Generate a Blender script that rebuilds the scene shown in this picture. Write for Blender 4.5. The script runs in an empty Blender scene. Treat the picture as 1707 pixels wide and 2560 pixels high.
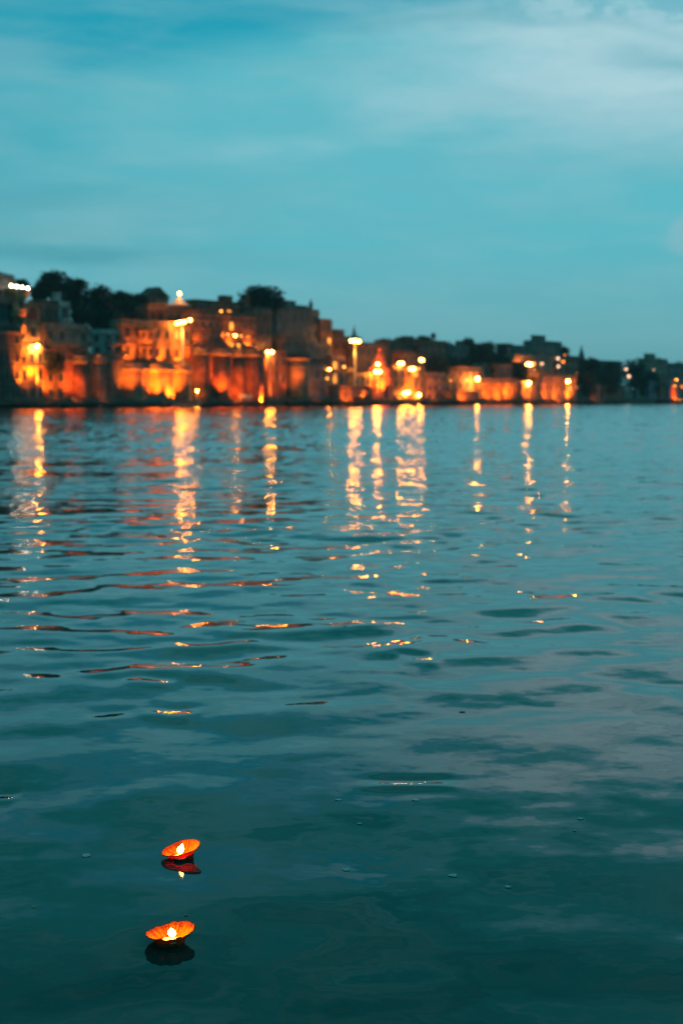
import bpy, bmesh, math, random
import numpy as np
from mathutils import Vector, Matrix
random.seed(7)
HAZE = .00022
SC = bpy.context.scene
COL = SC.collection
PI = math.pi
# ------------------------------------------------------------------ camera
W0, H0, F = 1707.0, 2560.0, 3555.0
CAMH = 1.6
HOR = 997.0
PITCH = math.atan((H0/2-HOR)/F)
cam = bpy.data.cameras.new('camera'); camo = bpy.data.objects.new('camera', cam); COL.objects.link(camo)
camo.location = (0, 0, CAMH); camo.rotation_euler = (PI/2-PITCH, 0, 0)
cam.sensor_fit = 'VERTICAL'; cam.sensor_height = 36; cam.sensor_width = 24; cam.lens = F/H0*36
cam.clip_end = 20000; cam.clip_start = .05
cam.dof.use_dof = True; cam.dof.focus_distance = 4.9; cam.dof.aperture_fstop = 3.3
SC.camera = camo

def ray(px, py):
    u = (px-W0/2)/F; v = (H0/2-py)/F
    cp, sp = math.cos(PITCH), math.sin(PITCH)
    return Vector((u, cp+v*sp, -sp+v*cp))
def P(px, py, Y):
    d = ray(px, py); s = Y/d.y
    return Vector((d.x*s, Y, CAMH+d.z*s))
def onwater(px, py):
    d = ray(px, py); s = -CAMH/d.z
    return Vector((d.x*s, d.y*s, 0))
def shore_y(px): return 1020-12*px/1707
def D(px): return P(px, shore_y(px), 1).y * CAMH/(-(ray(px, shore_y(px)).z/ray(px, shore_y(px)).y))
A0 = Vector((ray(0, 900).x/ray(0, 900).y*D(0), D(0), 0)); A1 = Vector((ray(1707, 900).x/ray(1707, 900).y*D(1707), D(1707), 0))
TB = (A1-A0).normalized(); NB = Vector((-TB.y, TB.x, 0))      # along the bank, inland
BYAW = math.atan2(TB.y, TB.x)
def inland(p): return (Vector((p[0], p[1], 0))-A0).dot(NB)
def along(p): return (Vector((p[0], p[1], 0))-A0).dot(TB)
def bank(t, u, z=0): return A0+TB*t+NB*u+Vector((0, 0, z))
def sst(a, b, x):
    x = min(1, max(0, (x-a)/(b-a))); return x*x*(3-2*x)
def terr(t, u):
    if u < 4: return -1.2+sst(-3, 4, u)*2.6
    lift = 1-.55*sst(120, 330, t)
    return 1.4+lift*(7.5*sst(10, 60, u)+6*sst(60, 200, u))
def terrp(p): return terr(along(p), inland(p))

# ------------------------------------------------------------------ node helpers
def lin(c):
    f = lambda v: v/12.92 if v <= .04045 else ((v+.055)/1.055)**2.4
    return tuple(f(x/255) for x in c)+(1,)
class NT:
    def __init__(s, nt): s.t = nt
    def n(s, typ, **k):
        o = s.t.nodes.new(typ)
        for a, b in k.items(): setattr(o, a, b)
        return o
    def inp(s, sock, v):
        if isinstance(v, bpy.types.NodeSocket): s.t.links.new(v, sock)
        elif v is not None: sock.default_value = v
    def m(s, op, a, b=None, c=None, clamp=False):
        o = s.n('ShaderNodeMath', operation=op, use_clamp=clamp)
        for i, v in enumerate((a, b, c)): s.inp(o.inputs[i], v)
        return o.outputs[0]
    def ss(s, x, a, b, lo=0., hi=1.):
        o = s.n('ShaderNodeMapRange', interpolation_type='SMOOTHSTEP')
        for k, v in (('Value', x), ('From Min', a), ('From Max', b), ('To Min', lo), ('To Max', hi)): s.inp(o.inputs[k], v)
        return o.outputs['Result']
    def mix(s, f, a, b, blend='MIX'):
        o = s.n('ShaderNodeMix', data_type='RGBA', blend_type=blend)
        s.inp(o.inputs[0], f); s.inp(o.inputs[6], a); s.inp(o.inputs[7], b)
        return o.outputs[2]
    def xyz(s, x=0., y=0., z=0.):
        o = s.n('ShaderNodeCombineXYZ')
        for i, v in enumerate((x, y, z)): s.inp(o.inputs[i], v)
        return o.outputs[0]
    def sep(s, v):
        o = s.n('ShaderNodeSeparateXYZ'); s.inp(o.inputs[0], v); return o.outputs
    def noise(s, vec, scale, detail=2., rough=.5, out='Fac', dist=0.):
        o = s.n('ShaderNodeTexNoise')
        s.inp(o.inputs['Vector'], vec); s.inp(o.inputs['Scale'], scale); s.inp(o.inputs['Detail'], detail)
        s.inp(o.inputs['Roughness'], rough); s.inp(o.inputs['Distortion'], dist)
        return o.outputs[out]
    def vm(s, op, a, b=None, sc=None):
        o = s.n('ShaderNodeVectorMath', operation=op); s.inp(o.inputs[0], a); s.inp(o.inputs[1], b)
        if sc is not None: s.inp(o.inputs['Scale'], sc)
        return o.outputs['Value'] if op in ('LENGTH', 'DOT_PRODUCT') else o.outputs[0]
def newmat(name):
    m = bpy.data.materials.new(name); m.use_nodes = True; m.node_tree.nodes.clear()
    n = NT(m.node_tree); out = n.n('ShaderNodeOutputMaterial'); return m, n, out
def principled(n, out, color, rough=.8, **kw):
    b = n.n('ShaderNodeBsdfPrincipled'); n.inp(b.inputs['Base Color'], color); n.inp(b.inputs['Roughness'], rough)
    for k, v in kw.items(): n.inp(b.inputs[k.replace('_', ' ')], v)
    n.t.links.new(b.outputs[0], out.inputs['Surface']); return b

_mc = {}
def wallmat(name, col, brick=False, var=.35, scale=.5):
    if name in _mc: return _mc[name]
    m, n, out = newmat(name)
    co = n.n('ShaderNodeTexCoord').outputs['Object']
    a = n.noise(co, scale, 5., .6); st = n.n('ShaderNodeMapping'); n.inp(st.inputs['Vector'], co); st.inputs['Scale'].default_value = (1.6, 1.6, .18)
    s2 = n.noise(st.outputs[0], .9, 4., .6)
    c = tuple(col)+(1,); dark = tuple(x*(1-var) for x in col)+(1,); light = tuple(min(1, x*(1+var)) for x in col)+(1,)
    x = n.mix(n.ss(a, .35, .65), dark, light)
    x = n.mix(n.ss(s2, .52, .75, 0., .75), x, tuple(v*.35 for v in col)+(1,))
    if brick:
        b = n.n('ShaderNodeTexBrick'); mp = n.n('ShaderNodeMapping'); n.inp(mp.inputs['Vector'], co); mp.inputs['Rotation'].default_value = (PI/2, 0, 0)
        n.t.links.new(mp.outputs[0], b.inputs['Vector']); b.inputs['Scale'].default_value = 1.1
        b.inputs['Color1'].default_value = (1, 1, 1, 1); b.inputs['Color2'].default_value = (.6, .55, .5, 1); b.inputs['Mortar'].default_value = (.4, .4, .4, 1)
        x = n.mix(.7, x, b.outputs['Color'], 'MULTIPLY')
    bs = principled(n, out, x, .9)
    bp = n.n('ShaderNodeBump'); bp.inputs['Strength'].default_value = .5; bp.inputs['Distance'].default_value = .08
    n.inp(bp.inputs['Height'], n.noise(co, 3., 4., .6)); n.t.links.new(bp.outputs[0], bs.inputs['Normal'])
    _mc[name] = m; return m
def plain(name, col, rough=.7, metal=0., var=.15):
    if name in _mc: return _mc[name]
    m, n, out = newmat(name); co = n.n('ShaderNodeTexCoord').outputs['Object']
    x = n.mix(n.ss(n.noise(co, 2.5, 4.), .3, .7), tuple(v*(1-var) for v in col)+(1,), tuple(v*(1+var) for v in col)+(1,))
    principled(n, out, x, rough, Metallic=metal); _mc[name] = m; return m
def emis(name, col, s):
    if name in _mc: return _mc[name]
    m, n, out = newmat(name); e = n.n('ShaderNodeEmission'); e.inputs[0].default_value = tuple(col)+(1,); e.inputs[1].default_value = s
    n.t.links.new(e.outputs[0], out.inputs['Surface']); _mc[name] = m; return m
MAT = dict(
    grey=lambda: wallmat('grey_plaster', (.17, .18, .19)), ochre=lambda: wallmat('ochre_plaster', (.42, .30, .17)),
    brick=lambda: wallmat('brown_brick', (.20, .115, .075), True), red=lambda: wallmat('red_sandstone', (.30, .125, .07), True),
    pink=lambda: wallmat('pink_plaster', (.36, .24, .19)), stone=lambda: wallmat('weathered_stone', (.19, .16, .13), True),
    dark=lambda: wallmat('dark_plaster', (.06, .06, .06)), sand=lambda: wallmat('sandstone', (.34, .23, .14), True),  # dark: a near-black plaster tone, varied by noise
    white=lambda: wallmat('whitewash', (.50, .50, .50)), slate=lambda: wallmat('blue_grey_plaster', (.15, .17, .18)),
    blue=lambda: wallmat('pale_blue_plaster', (.20, .25, .36)), rose=lambda: wallmat('rose_plaster', (.45, .16, .12)))
PANE = lambda: plain('dark_window', (.012, .014, .016), .3)
TRIM = lambda: wallmat('stone_trim', (.24, .20, .16))
METAL = lambda: plain('grey_metal', (.22, .22, .22), .5, .6)
LITWIN = lambda: emis('lit_window', (1, .33, .04), 2.6)

# ------------------------------------------------------------------ mesh helpers
class MB:
    def __init__(s): s.b = bmesh.new()
    def box(s, c, d, rz=0, M=None):
        T = Matrix.Translation(c) @ Matrix.Rotation(rz, 4, 'Z') @ Matrix.Diagonal((d[0], d[1], d[2], 1))
        if M is not None: T = M @ T
        bmesh.ops.create_cube(s.b, size=1, matrix=T); return s
    def frustum(s, c, r1, r2, h, seg=12, rz=0, M=None, sx=1, sy=1):
        T = Matrix.Translation((c[0], c[1], c[2]+h/2)) @ Matrix.Rotation(rz, 4, 'Z') @ Matrix.Diagonal((sx, sy, 1, 1))
        if M is not None: T = M @ T
        bmesh.ops.create_cone(s.b, cap_ends=True, segments=seg, radius1=r1, radius2=max(r2, 1e-4), depth=h, matrix=T); return s
    def ball(s, c, r, sub=2, sc=(1, 1, 1), M=None):
        T = Matrix.Translation(c) @ Matrix.Diagonal((sc[0], sc[1], sc[2], 1))
        if M is not None: T = M @ T
        bmesh.ops.create_icosphere(s.b, subdivisions=sub, radius=r, matrix=T); return s
    def lathe(s, prof, seg=24, c=(0, 0, 0), fn=None, zs=1.):
        rings = []
        for r, z in prof:
            ring = []; z = z*zs
            for i in range(seg):
                a = 2*PI*i/seg; rr = r*(fn(a, z) if fn else 1)
                ring.append(s.b.verts.new((c[0]+rr*math.cos(a), c[1]+rr*math.sin(a), c[2]+z)))
            rings.append(ring)
        for a, b in zip(rings, rings[1:]):
            for i in range(seg): s.b.faces.new((a[i], a[(i+1) % seg], b[(i+1) % seg], b[i]))
        if prof[0][0] > .001: s.b.faces.new(rings[0][::-1])
        s.b.faces.new(rings[-1]); return s
    def tube(s, p, q, r1, r2=None, seg=8):
        p, q = Vector(p), Vector(q); d = q-p; r2 = r1 if r2 is None else r2
        T = Matrix.Translation((p+q)/2) @ d.to_track_quat('Z', 'Y').to_matrix().to_4x4()
        bmesh.ops.create_cone(s.b, cap_ends=True, segments=seg, radius1=r1, radius2=max(r2, 1e-4), depth=d.length, matrix=T); return s
    def prism(s, pts, y0, y1):        # polygon in xz extruded along y
        a = [s.b.verts.new((x, y0, z)) for x, z in pts]; b = [s.b.verts.new((x, y1, z)) for x, z in pts]
        s.b.faces.new(a); s.b.faces.new(b[::-1]); k = len(pts)
        for i in range(k): s.b.faces.new((a[i], b[i], b[(i+1) % k], a[(i+1) % k]))
        return s
    def build(s, name, mat, parent=None, smooth=False, loc=None):
        bmesh.ops.recalc_face_normals(s.b, faces=s.b.faces)
        me = bpy.data.meshes.new(name); s.b.to_mesh(me); s.b.free()
        me.materials.append(mat)
        if smooth: me.polygons.foreach_set('use_smooth', [True]*len(me.polygons))
        o = bpy.data.objects.new(name, me); COL.objects.link(o)
        if parent is not None: o.parent = parent
        if loc is not None: o.location = loc
        return o
def tag(o, label, cat, group=None, kind=None):
    if label: o['label'] = label
    if cat: o['category'] = cat
    if group: o['group'] = group
    if kind: o['kind'] = kind
    return o
def thing(name, label, cat, loc, rz=0, group=None):
    o = bpy.data.objects.new(name, None); COL.objects.link(o); o.location = loc; o.rotation_euler = (0, 0, rz)
    o.empty_display_size = .5
    return tag(o, label, cat, group)
def structure(o): o['kind'] = 'structure'; return o

# ------------------------------------------------------------------ world: dusk sky with soft clouds
SUN_EL, SUN_ROT = math.radians(2.0), math.radians(70)
wd = bpy.data.worlds.new('World'); SC.world = wd; wd.use_nodes = True; wd.node_tree.nodes.clear()
n = NT(wd.node_tree)
dirv = n.vm('NORMALIZE', n.n('ShaderNodeTexCoord').outputs['Generated'])
dx, dy, dz = n.sep(dirv)
az = n.m('ARCTAN2', dx, dy); el = n.m('ARCSINE', dz)
sky = n.n('ShaderNodeTexSky', sky_type='NISHITA', sun_disc=False)
sky.sun_elevation = SUN_EL; sky.sun_rotation = SUN_ROT; sky.air_density = 1.0; sky.dust_density = 1.5; sky.ozone_density = 4
cv = n.xyz(n.m('MULTIPLY', az, 1.0), n.m('MULTIPLY', el, 3.2), 0.)
w1 = n.noise(cv, 5., 4., .55, 'Color'); wv = n.vm('SUBTRACT', w1, (.5, .5, .5)); wx, wy, _ = n.sep(wv)
azw = n.m('MULTIPLY_ADD', wx, .10, az); elw = n.m('MULTIPLY_ADD', wy, .05, el)
def gauss(ca, ce, sa, se, tilt=0.):
    a = n.m('DIVIDE', n.m('SUBTRACT', azw, ca), sa); e0 = n.m('SUBTRACT', elw, ce)
    if tilt: e0 = n.m('SUBTRACT', e0, n.m('MULTIPLY', n.m('SUBTRACT', azw, ca), tilt))
    e = n.m('DIVIDE', e0, se)
    return n.m('POWER', 2.71828, n.m('MULTIPLY', n.m('ADD', n.m('MULTIPLY', a, a), n.m('MULTIPLY', e, e)), -1.))
fine = n.noise(n.xyz(az, n.m('MULTIPLY', el, 2.2), 3.1), 38., 6., .62)
med = n.noise(n.xyz(az, n.m('MULTIPLY', el, 4.), 1.7), 9., 5., .55)
streak = n.noise(n.xyz(az, n.m('MULTIPLY', el, 9.), 5.2), 7., 5., .5)
C_HOR, C_MID, C_DEEP, C_CLD, C_ZEN = lin((100, 169, 179)), lin((92, 181, 194)), lin((22, 152, 176)), lin((172, 208, 216)), lin((30, 118, 124))
c = n.mix(n.ss(el, .0, .13), C_HOR, C_MID)
# deep teal clearing high on the left
edge = n.m('SUBTRACT', elw, n.m('MULTIPLY_ADD', azw, .10, .232))
clear = n.m('MULTIPLY', n.ss(edge, -.012, .028), n.ss(azw, .10, .17, 1., 0.))
c = n.mix(n.m('MULTIPLY', clear, 1.), c, C_DEEP)
left = n.m('MULTIPLY', gauss(-.27, .16, .13, .10), .75)
c = n.mix(left, c, lin((60, 160, 176)))
c = n.mix(n.m('MULTIPLY', gauss(-.21, .137, .05, .010), .35), c, lin((46, 148, 166)))
# bright cloud bank, right
cl = n.m('MAXIMUM', gauss(.20, .228, .16, .052), n.m('MULTIPLY', gauss(.10, .205, .16, .030, .18), .55))
cl = n.m('MAXIMUM', cl, n.m('MULTIPLY', n.m('MULTIPLY', n.ss(edge, -.02, .02), n.ss(elw, .262, .29, 1., 0.)), n.ss(azw, .085, .14, 0., .8)))
cl = n.m('MULTIPLY', n.ss(n.m('MULTIPLY_ADD', n.m('SUBTRACT', med, .5), .75, cl), .08, .95), n.ss(fine, .2, .7, .85, 1.1))
c = n.mix(n.m('MINIMUM', cl, 1.), c, C_CLD)
mott = n.m('MULTIPLY', n.m('MULTIPLY', n.ss(fine, .41, .60), n.ss(elw, .240, .252)), n.m('MULTIPLY', n.ss(azw, .08, .10), .75))
c = n.mix(mott, c, lin((96, 172, 190)))
c = n.mix(n.m('MULTIPLY', gauss(.065, .250, .05, .0055, .15), .55), c, lin((84, 160, 176)))
c = n.mix(n.m('MULTIPLY', gauss(.235, .222, .07, .007, -.05), .65), c, lin((100, 168, 184)))
c = n.mix(n.m('MULTIPLY', gauss(.20, .242, .07, .004, -.1), .35), c, lin((110, 170, 186)))
# low bands
c = n.mix(n.m('MULTIPLY', gauss(-.22, .112, .11, .010, .05), .5), c, lin((118, 170, 178)))
c = n.mix(n.m('MULTIPLY', gauss(-.14, .130, .13, .014, .03), .4), c, lin((108, 174, 184)))
c = n.mix(n.m('MULTIPLY', gauss(-.20, .096, .10, .008, .02), .5), c, lin((58, 138, 152)))
c = n.mix(n.m('MULTIPLY', n.ss(n.m('MULTIPLY_ADD', n.m('SUBTRACT', fine, .5), .5, n.m('MULTIPLY', n.ss(az, .195, .245), n.m('MULTIPLY', n.ss(n.m('SUBTRACT', el, n.m('MULTIPLY', n.m('SUBTRACT', az, .22), .7)), .128, .108), n.ss(el, .085, .105)))), .35, .75), .5), c, lin((140, 182, 192)))
c = n.mix(n.ss(streak, .35, .7, 0., .3), c, lin((118, 176, 188)))
c = n.mix(n.m('MULTIPLY', n.ss(med, .38, .66), n.ss(el, .0, .08, .1, .28)), c, lin((132, 188, 198)))
c = n.mix(n.ss(el, .10, .03, 0., .35), c, lin((116, 172, 180)))
c = n.mix(n.ss(elw, .255, .33), c, lin((44, 156, 160)))
c = n.mix(n.m('MULTIPLY', n.ss(med, .45, .62), n.ss(el, .27, .32, 0., .40)), c, lin((104, 176, 180)))
c = n.mix(n.m('MULTIPLY', n.ss(streak, .5, .7), n.ss(el, .27, .32, 0., .5)), c, lin((14, 116, 124)))
c = n.mix(n.ss(el, .34, 1.0), c, C_ZEN)
back = n.ss(dy, -.3, .5)
c = n.mix(back, C_ZEN, c)
c = n.mix(n.ss(el, -.05, 0.), lin((8, 50, 58)), c)
bg = n.n('ShaderNodeBackground'); bg2 = n.n('ShaderNodeBackground')
n.inp(bg.inputs[0], c); bg.inputs[1].default_value = 1.05
tint = n.mix(1., sky.outputs[0], (.30, .75, .85, 1), 'MULTIPLY'); n.inp(bg2.inputs[0], tint); bg2.inputs[1].default_value = .02
ad = n.n('ShaderNodeAddShader'); n.t.links.new(bg.outputs[0], ad.inputs[0]); n.t.links.new(bg2.outputs[0], ad.inputs[1])
wo = n.n('ShaderNodeOutputWorld'); n.t.links.new(ad.outputs[0], wo.inputs[0])
sl = bpy.data.lights.new('sun', 'SUN'); sl.energy = .05; sl.angle = math.radians(20); sl.color = (1, .8, .7)
so = bpy.data.objects.new('sun', sl); COL.objects.link(so)
so.rotation_euler = (PI/2-math.radians(6), 0, -SUN_ROT+PI)

# ------------------------------------------------------------------ water
WSLOPE, CALM, RIP, FARS = .040, .85, .09, .38
_rng = np.random.default_rng(11); _k = 110
_lam = np.exp(_rng.uniform(math.log(.16), math.log(4.0), _k)); _th = _rng.normal(math.radians(98), .80, _k); _ph = _rng.uniform(0, 2*PI, _k)
_w = np.exp(-((np.log(_lam)-math.log(.80))/.70)**2)+.17; _w *= WSLOPE/math.sqrt(np.sum(_w**2)/2)
_pt = [(_rng.uniform(3, 14), _rng.normal(1.5, .7), _rng.uniform(0, 6)) for _ in range(9)]
PK = [(1025, 1958, 140, .9), (12, 1990, 40, 2.6), (785, 1757, 55, 1.), (90, 1688, 130, 3.), (230, 1676, 90, 3.4), (380, 1702, 90, 2.4), (270, 1788, 75, 3.2), (425, 1779, 85, 2.6), (250, 1618, 260, 3.), (540, 1608, 150, 2.5), (1040, 1648, 60, 1.6), (960, 1598, 90, 2.2), (1000, 1530, 90, 2.2), (850, 1545, 90, 2.3), (110, 1535, 120, 3.2), (330, 1525, 150, 3.)]
PKA = []
def packets(X, Y):
    Z = np.zeros_like(X)
    for (px, py, wp, et), (sl_, L) in zip(PK, PKA):
        c = onwater(px, py); sx = wp/F*c.y*.75; k = 2*PI/(L*3.2)
        q = Y-c.y-.25*sx*np.sin((X-c.x)/sx*2.2+px)*(py < 1900)
        Z = Z-sl_/k*np.exp(-((X-c.x)/sx)**4*.8-(q/L)**2*.6)*np.sin(k*q)
    return Z
def wave(X, Y):
    X = np.asarray(X, float); Y = np.asarray(Y, float); Z = np.zeros_like(X)
    for i in range(_k):
        K = 2*PI/_lam[i]; fade = np.clip((_lam[i]*260-Y)/(_lam[i]*130), 0, 1) if _lam[i] < .5 else 1
        Z = Z+_w[i]/K*fade*np.cos(K*(math.cos(_th[i])*X+math.sin(_th[i])*Y)+_ph[i])
    patch = np.ones_like(X)
    for L, t, q in _pt: patch = patch+.15*np.cos(2*PI/L*(math.cos(t)*X+math.sin(t)*Y)+q)
    return Z*np.clip(patch, .4, 1.7)*(CALM+(1-CALM)*np.clip((Y-4)/8, 0, 1))*np.clip((75-Y)/50, 0, 1)+packets(X, Y)
for _px, _py, _w_, _et in PK:
    _c = onwater(_px, _py); _q = PKA; PKA = []; _s0 = float(wave(_c.x, _c.y+.01)-wave(_c.x, _c.y-.01))/.02; PKA = _q
    _dep = math.atan(CAMH/math.hypot(_c.x, _c.y)); _t = math.tan((_dep-math.radians(_et))/2)
    PKA.append((max(0, _t+_s0)*(1.06 if _py < 1900 else 1.24), .055*_c.y**.55 if _py < 1900 else .09))
def make_water():
    ys = []; y = -40.
    while y < 2.5: ys.append(y); y += 2.5 if y < -1 else .25
    y = 2.5
    while y < 60:
        ys.append(y); y += .022+.0011*max(0, y-6)
    while y < 700: ys.append(y); y *= 1.02
    ys += [1000, 2000, 4000, 9000]
    ys = np.array(ys)
    us = np.concatenate([[-6, -3, -1.6, -.9, -.6, -.45], np.linspace(-.36, .36, 640), [.45, .6, .9, 1.6, 3, 6]])
    Y, U = np.meshgrid(ys, us, indexing='ij'); X = U*(np.abs(Y)+.6)
    Z = wave(X, Y)
    nr, nc = X.shape
    co = np.stack([X, Y, Z], -1).reshape(-1, 3).astype(np.float32)
    idx = np.arange(nr*nc).reshape(nr, nc)
    f = np.stack([idx[:-1, :-1], idx[:-1, 1:], idx[1:, 1:], idx[1:, :-1]], -1).reshape(-1, 4)
    me = bpy.data.meshes.new('water'); me.vertices.add(len(co)); me.vertices.foreach_set('co', co.ravel())
    me.loops.add(f.size); me.loops.foreach_set('vertex_index', f.ravel().astype(np.int32))
    me.polygons.add(len(f)); me.polygons.foreach_set('loop_start', np.arange(0, f.size, 4, dtype=np.int32))
    me.polygons.foreach_set('use_smooth', np.ones(len(f), bool)); me.update(calc_edges=True)
    o = bpy.data.objects.new('water', me); COL.objects.link(o); structure(o)
    m, n, out = newmat('river_water')
    pos = n.n('ShaderNodeNewGeometry').outputs['Position']; nrm = n.n('ShaderNodeNewGeometry').outputs['Normal']
    x, y, z = n.sep(pos)
    dist = n.vm('LENGTH', pos)
    # wave slopes too small for the mesh: near = fine ripples, far = what a grazing view sees of the wave faces
    def sl(scale, seed, sy=1.8, det=2.):
        v = n.noise(n.xyz(n.m('MULTIPLY', x, scale), n.m('MULTIPLY', y, scale*sy), seed), 1., det, .55, 'Color')
        a, b, c2 = n.sep(n.vm('SUBTRACT', v, (.5, .5, .5))); return a, b, c2
    a1, b1, _ = sl(1.1, 2.); 
    a3, b3, _ = sl(4.5, 6., 1.5, 3.)
    v2 = n.noise(n.xyz(n.m('MULTIPLY', x, 2.1), n.m('MULTIPLY', y, .28), 9.), 1., 2.2, .5, 'Color')
    a2, b2, c2 = n.sep(n.vm('SUBTRACT', v2, (.5, .5, .5)))
    grp = n.ss(n.noise(n.xyz(n.m('MULTIPLY', x, .22), n.m('MULTIPLY', y, .06), 4.), 1., 5., .7), .3, .7, .55, 1.5)
    farw = n.ss(dist, 22., 60.)
    nearw = n.ss(dist, 6., 30., .35, 1.)
    finew = n.m('MULTIPLY', n.ss(dist, 4., 12., .075, .095), n.ss(dist, 16., 45., 1., .5))
    a4, b4, _ = sl(11., 1., 1.4, 2.)
    sx = n.m('ADD', n.m('MULTIPLY', n.m('MULTIPLY', a1, nearw), RIP*.8), n.m('MULTIPLY', n.m('MULTIPLY', a2, farw), FARS*.8))
    sx = n.m('MULTIPLY_ADD', a3, finew, sx); sx = n.m('MULTIPLY_ADD', n.m('MULTIPLY', a4, n.ss(dist, 8., 20., 1., 0.)), .020, sx)
    len2 = n.m('SQRT', n.m('ADD', n.m('MULTIPLY', b2, b2), n.m('MULTIPLY', c2, c2)))
    sy = n.m('ADD', n.m('MULTIPLY', n.m('MULTIPLY', b1, nearw), RIP), n.m('MULTIPLY', n.m('MULTIPLY', n.m('MULTIPLY', len2, grp), farw), -FARS))
    sy = n.m('MULTIPLY_ADD', b3, finew, sy); sy = n.m('MULTIPLY_ADD', n.m('MULTIPLY', b4, n.ss(dist, 8., 20., 1., 0.)), .034, sy)
    nv = n.vm('NORMALIZE', n.vm('ADD', nrm, n.xyz(sx, sy, 0.)))
    b = n.n('ShaderNodeBsdfPrincipled')
    b.inputs['Base Color'].default_value = (.001, .050, .047, 1); b.inputs['Roughness'].default_value = .032
    b.inputs['IOR'].default_value = 1.333; n.t.links.new(nv, b.inputs['Normal'])
    n.t.links.new(b.outputs[0], out.inputs['Surface']); me.materials.append(m)
    return o
water = make_water()

# ------------------------------------------------------------------ ground
def make_ground():
    ts = [-3000, -1200, -600, -300]+list(range(-200, 620, 10))+[800, 1500, 4000]
    us = [-3, -2, -1, 0, 1, 2, 3, 4, 6, 8, 10, 14, 18, 24, 30, 36, 42, 50, 60, 80, 110, 150, 200, 400, 1000, 4000]
    b = bmesh.new(); g = [[b.verts.new(bank(t, u, terr(t, u)+(random.uniform(-.15, .15) if u > 4 else 0))) for u in us] for t in ts]
    for i in range(len(ts)-1):
        for j in range(len(us)-1): b.faces.new((g[i][j], g[i+1][j], g[i+1][j+1], g[i][j+1]))
    m, n, out = newmat('earth_bank'); co = n.n('ShaderNodeTexCoord').outputs['Object']
    x = n.mix(n.ss(n.noise(co, .2, 6.), .35, .65), (.05, .04, .03, 1), (.11, .09, .07, 1)); principled(n, out, x, .95)
    me = bpy.data.meshes.new('ground'); b.to_mesh(me); b.free(); me.materials.append(m)
    o = bpy.data.objects.new('ground', me); COL.objects.link(o); structure(o)
make_ground()

# ------------------------------------------------------------------ buildings
def solve_ray(o, d, px):
    k = (px-W0/2)/F*math.cos(0)/1.0
    # x/(y*cp') relation for pixel column: x = k*depth, depth ~ y*cosP (vertical offset ignored)
    k = (px-W0/2)/F*math.cos(PITCH)
    return (k*o.y-o.x)/(d.x-k*d.y)
def colpt(px, Y): return Vector(((px-W0/2)/F*math.cos(PITCH)*Y, Y, 0))
def topz(py, Y): return P(W0/2, py, Y).z

def window(par, x, z, w, h, y, M, frame, pane, sill=True):
    b = MB(); t = .12
    for s in (-1, 1): b.box((x+s*(w/2+t/2), y-.05, z), (t, .16, h+2*t), M=M)
    b.box((x, y-.052, z+h/2+t/2), (w, .15, t), M=M); b.box((x, y-.07, z-h/2-t/2), (w+.5*t, .24, t), M=M)
    f = b.build('window', frame, par)
    p = MB().box((x, y-.02, z), (w-.01, .05, h-.01), M=M).box((x, y-.055, z), (.06, .03, h-.02), M=M).build('pane', pane, f)
    return f

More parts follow.
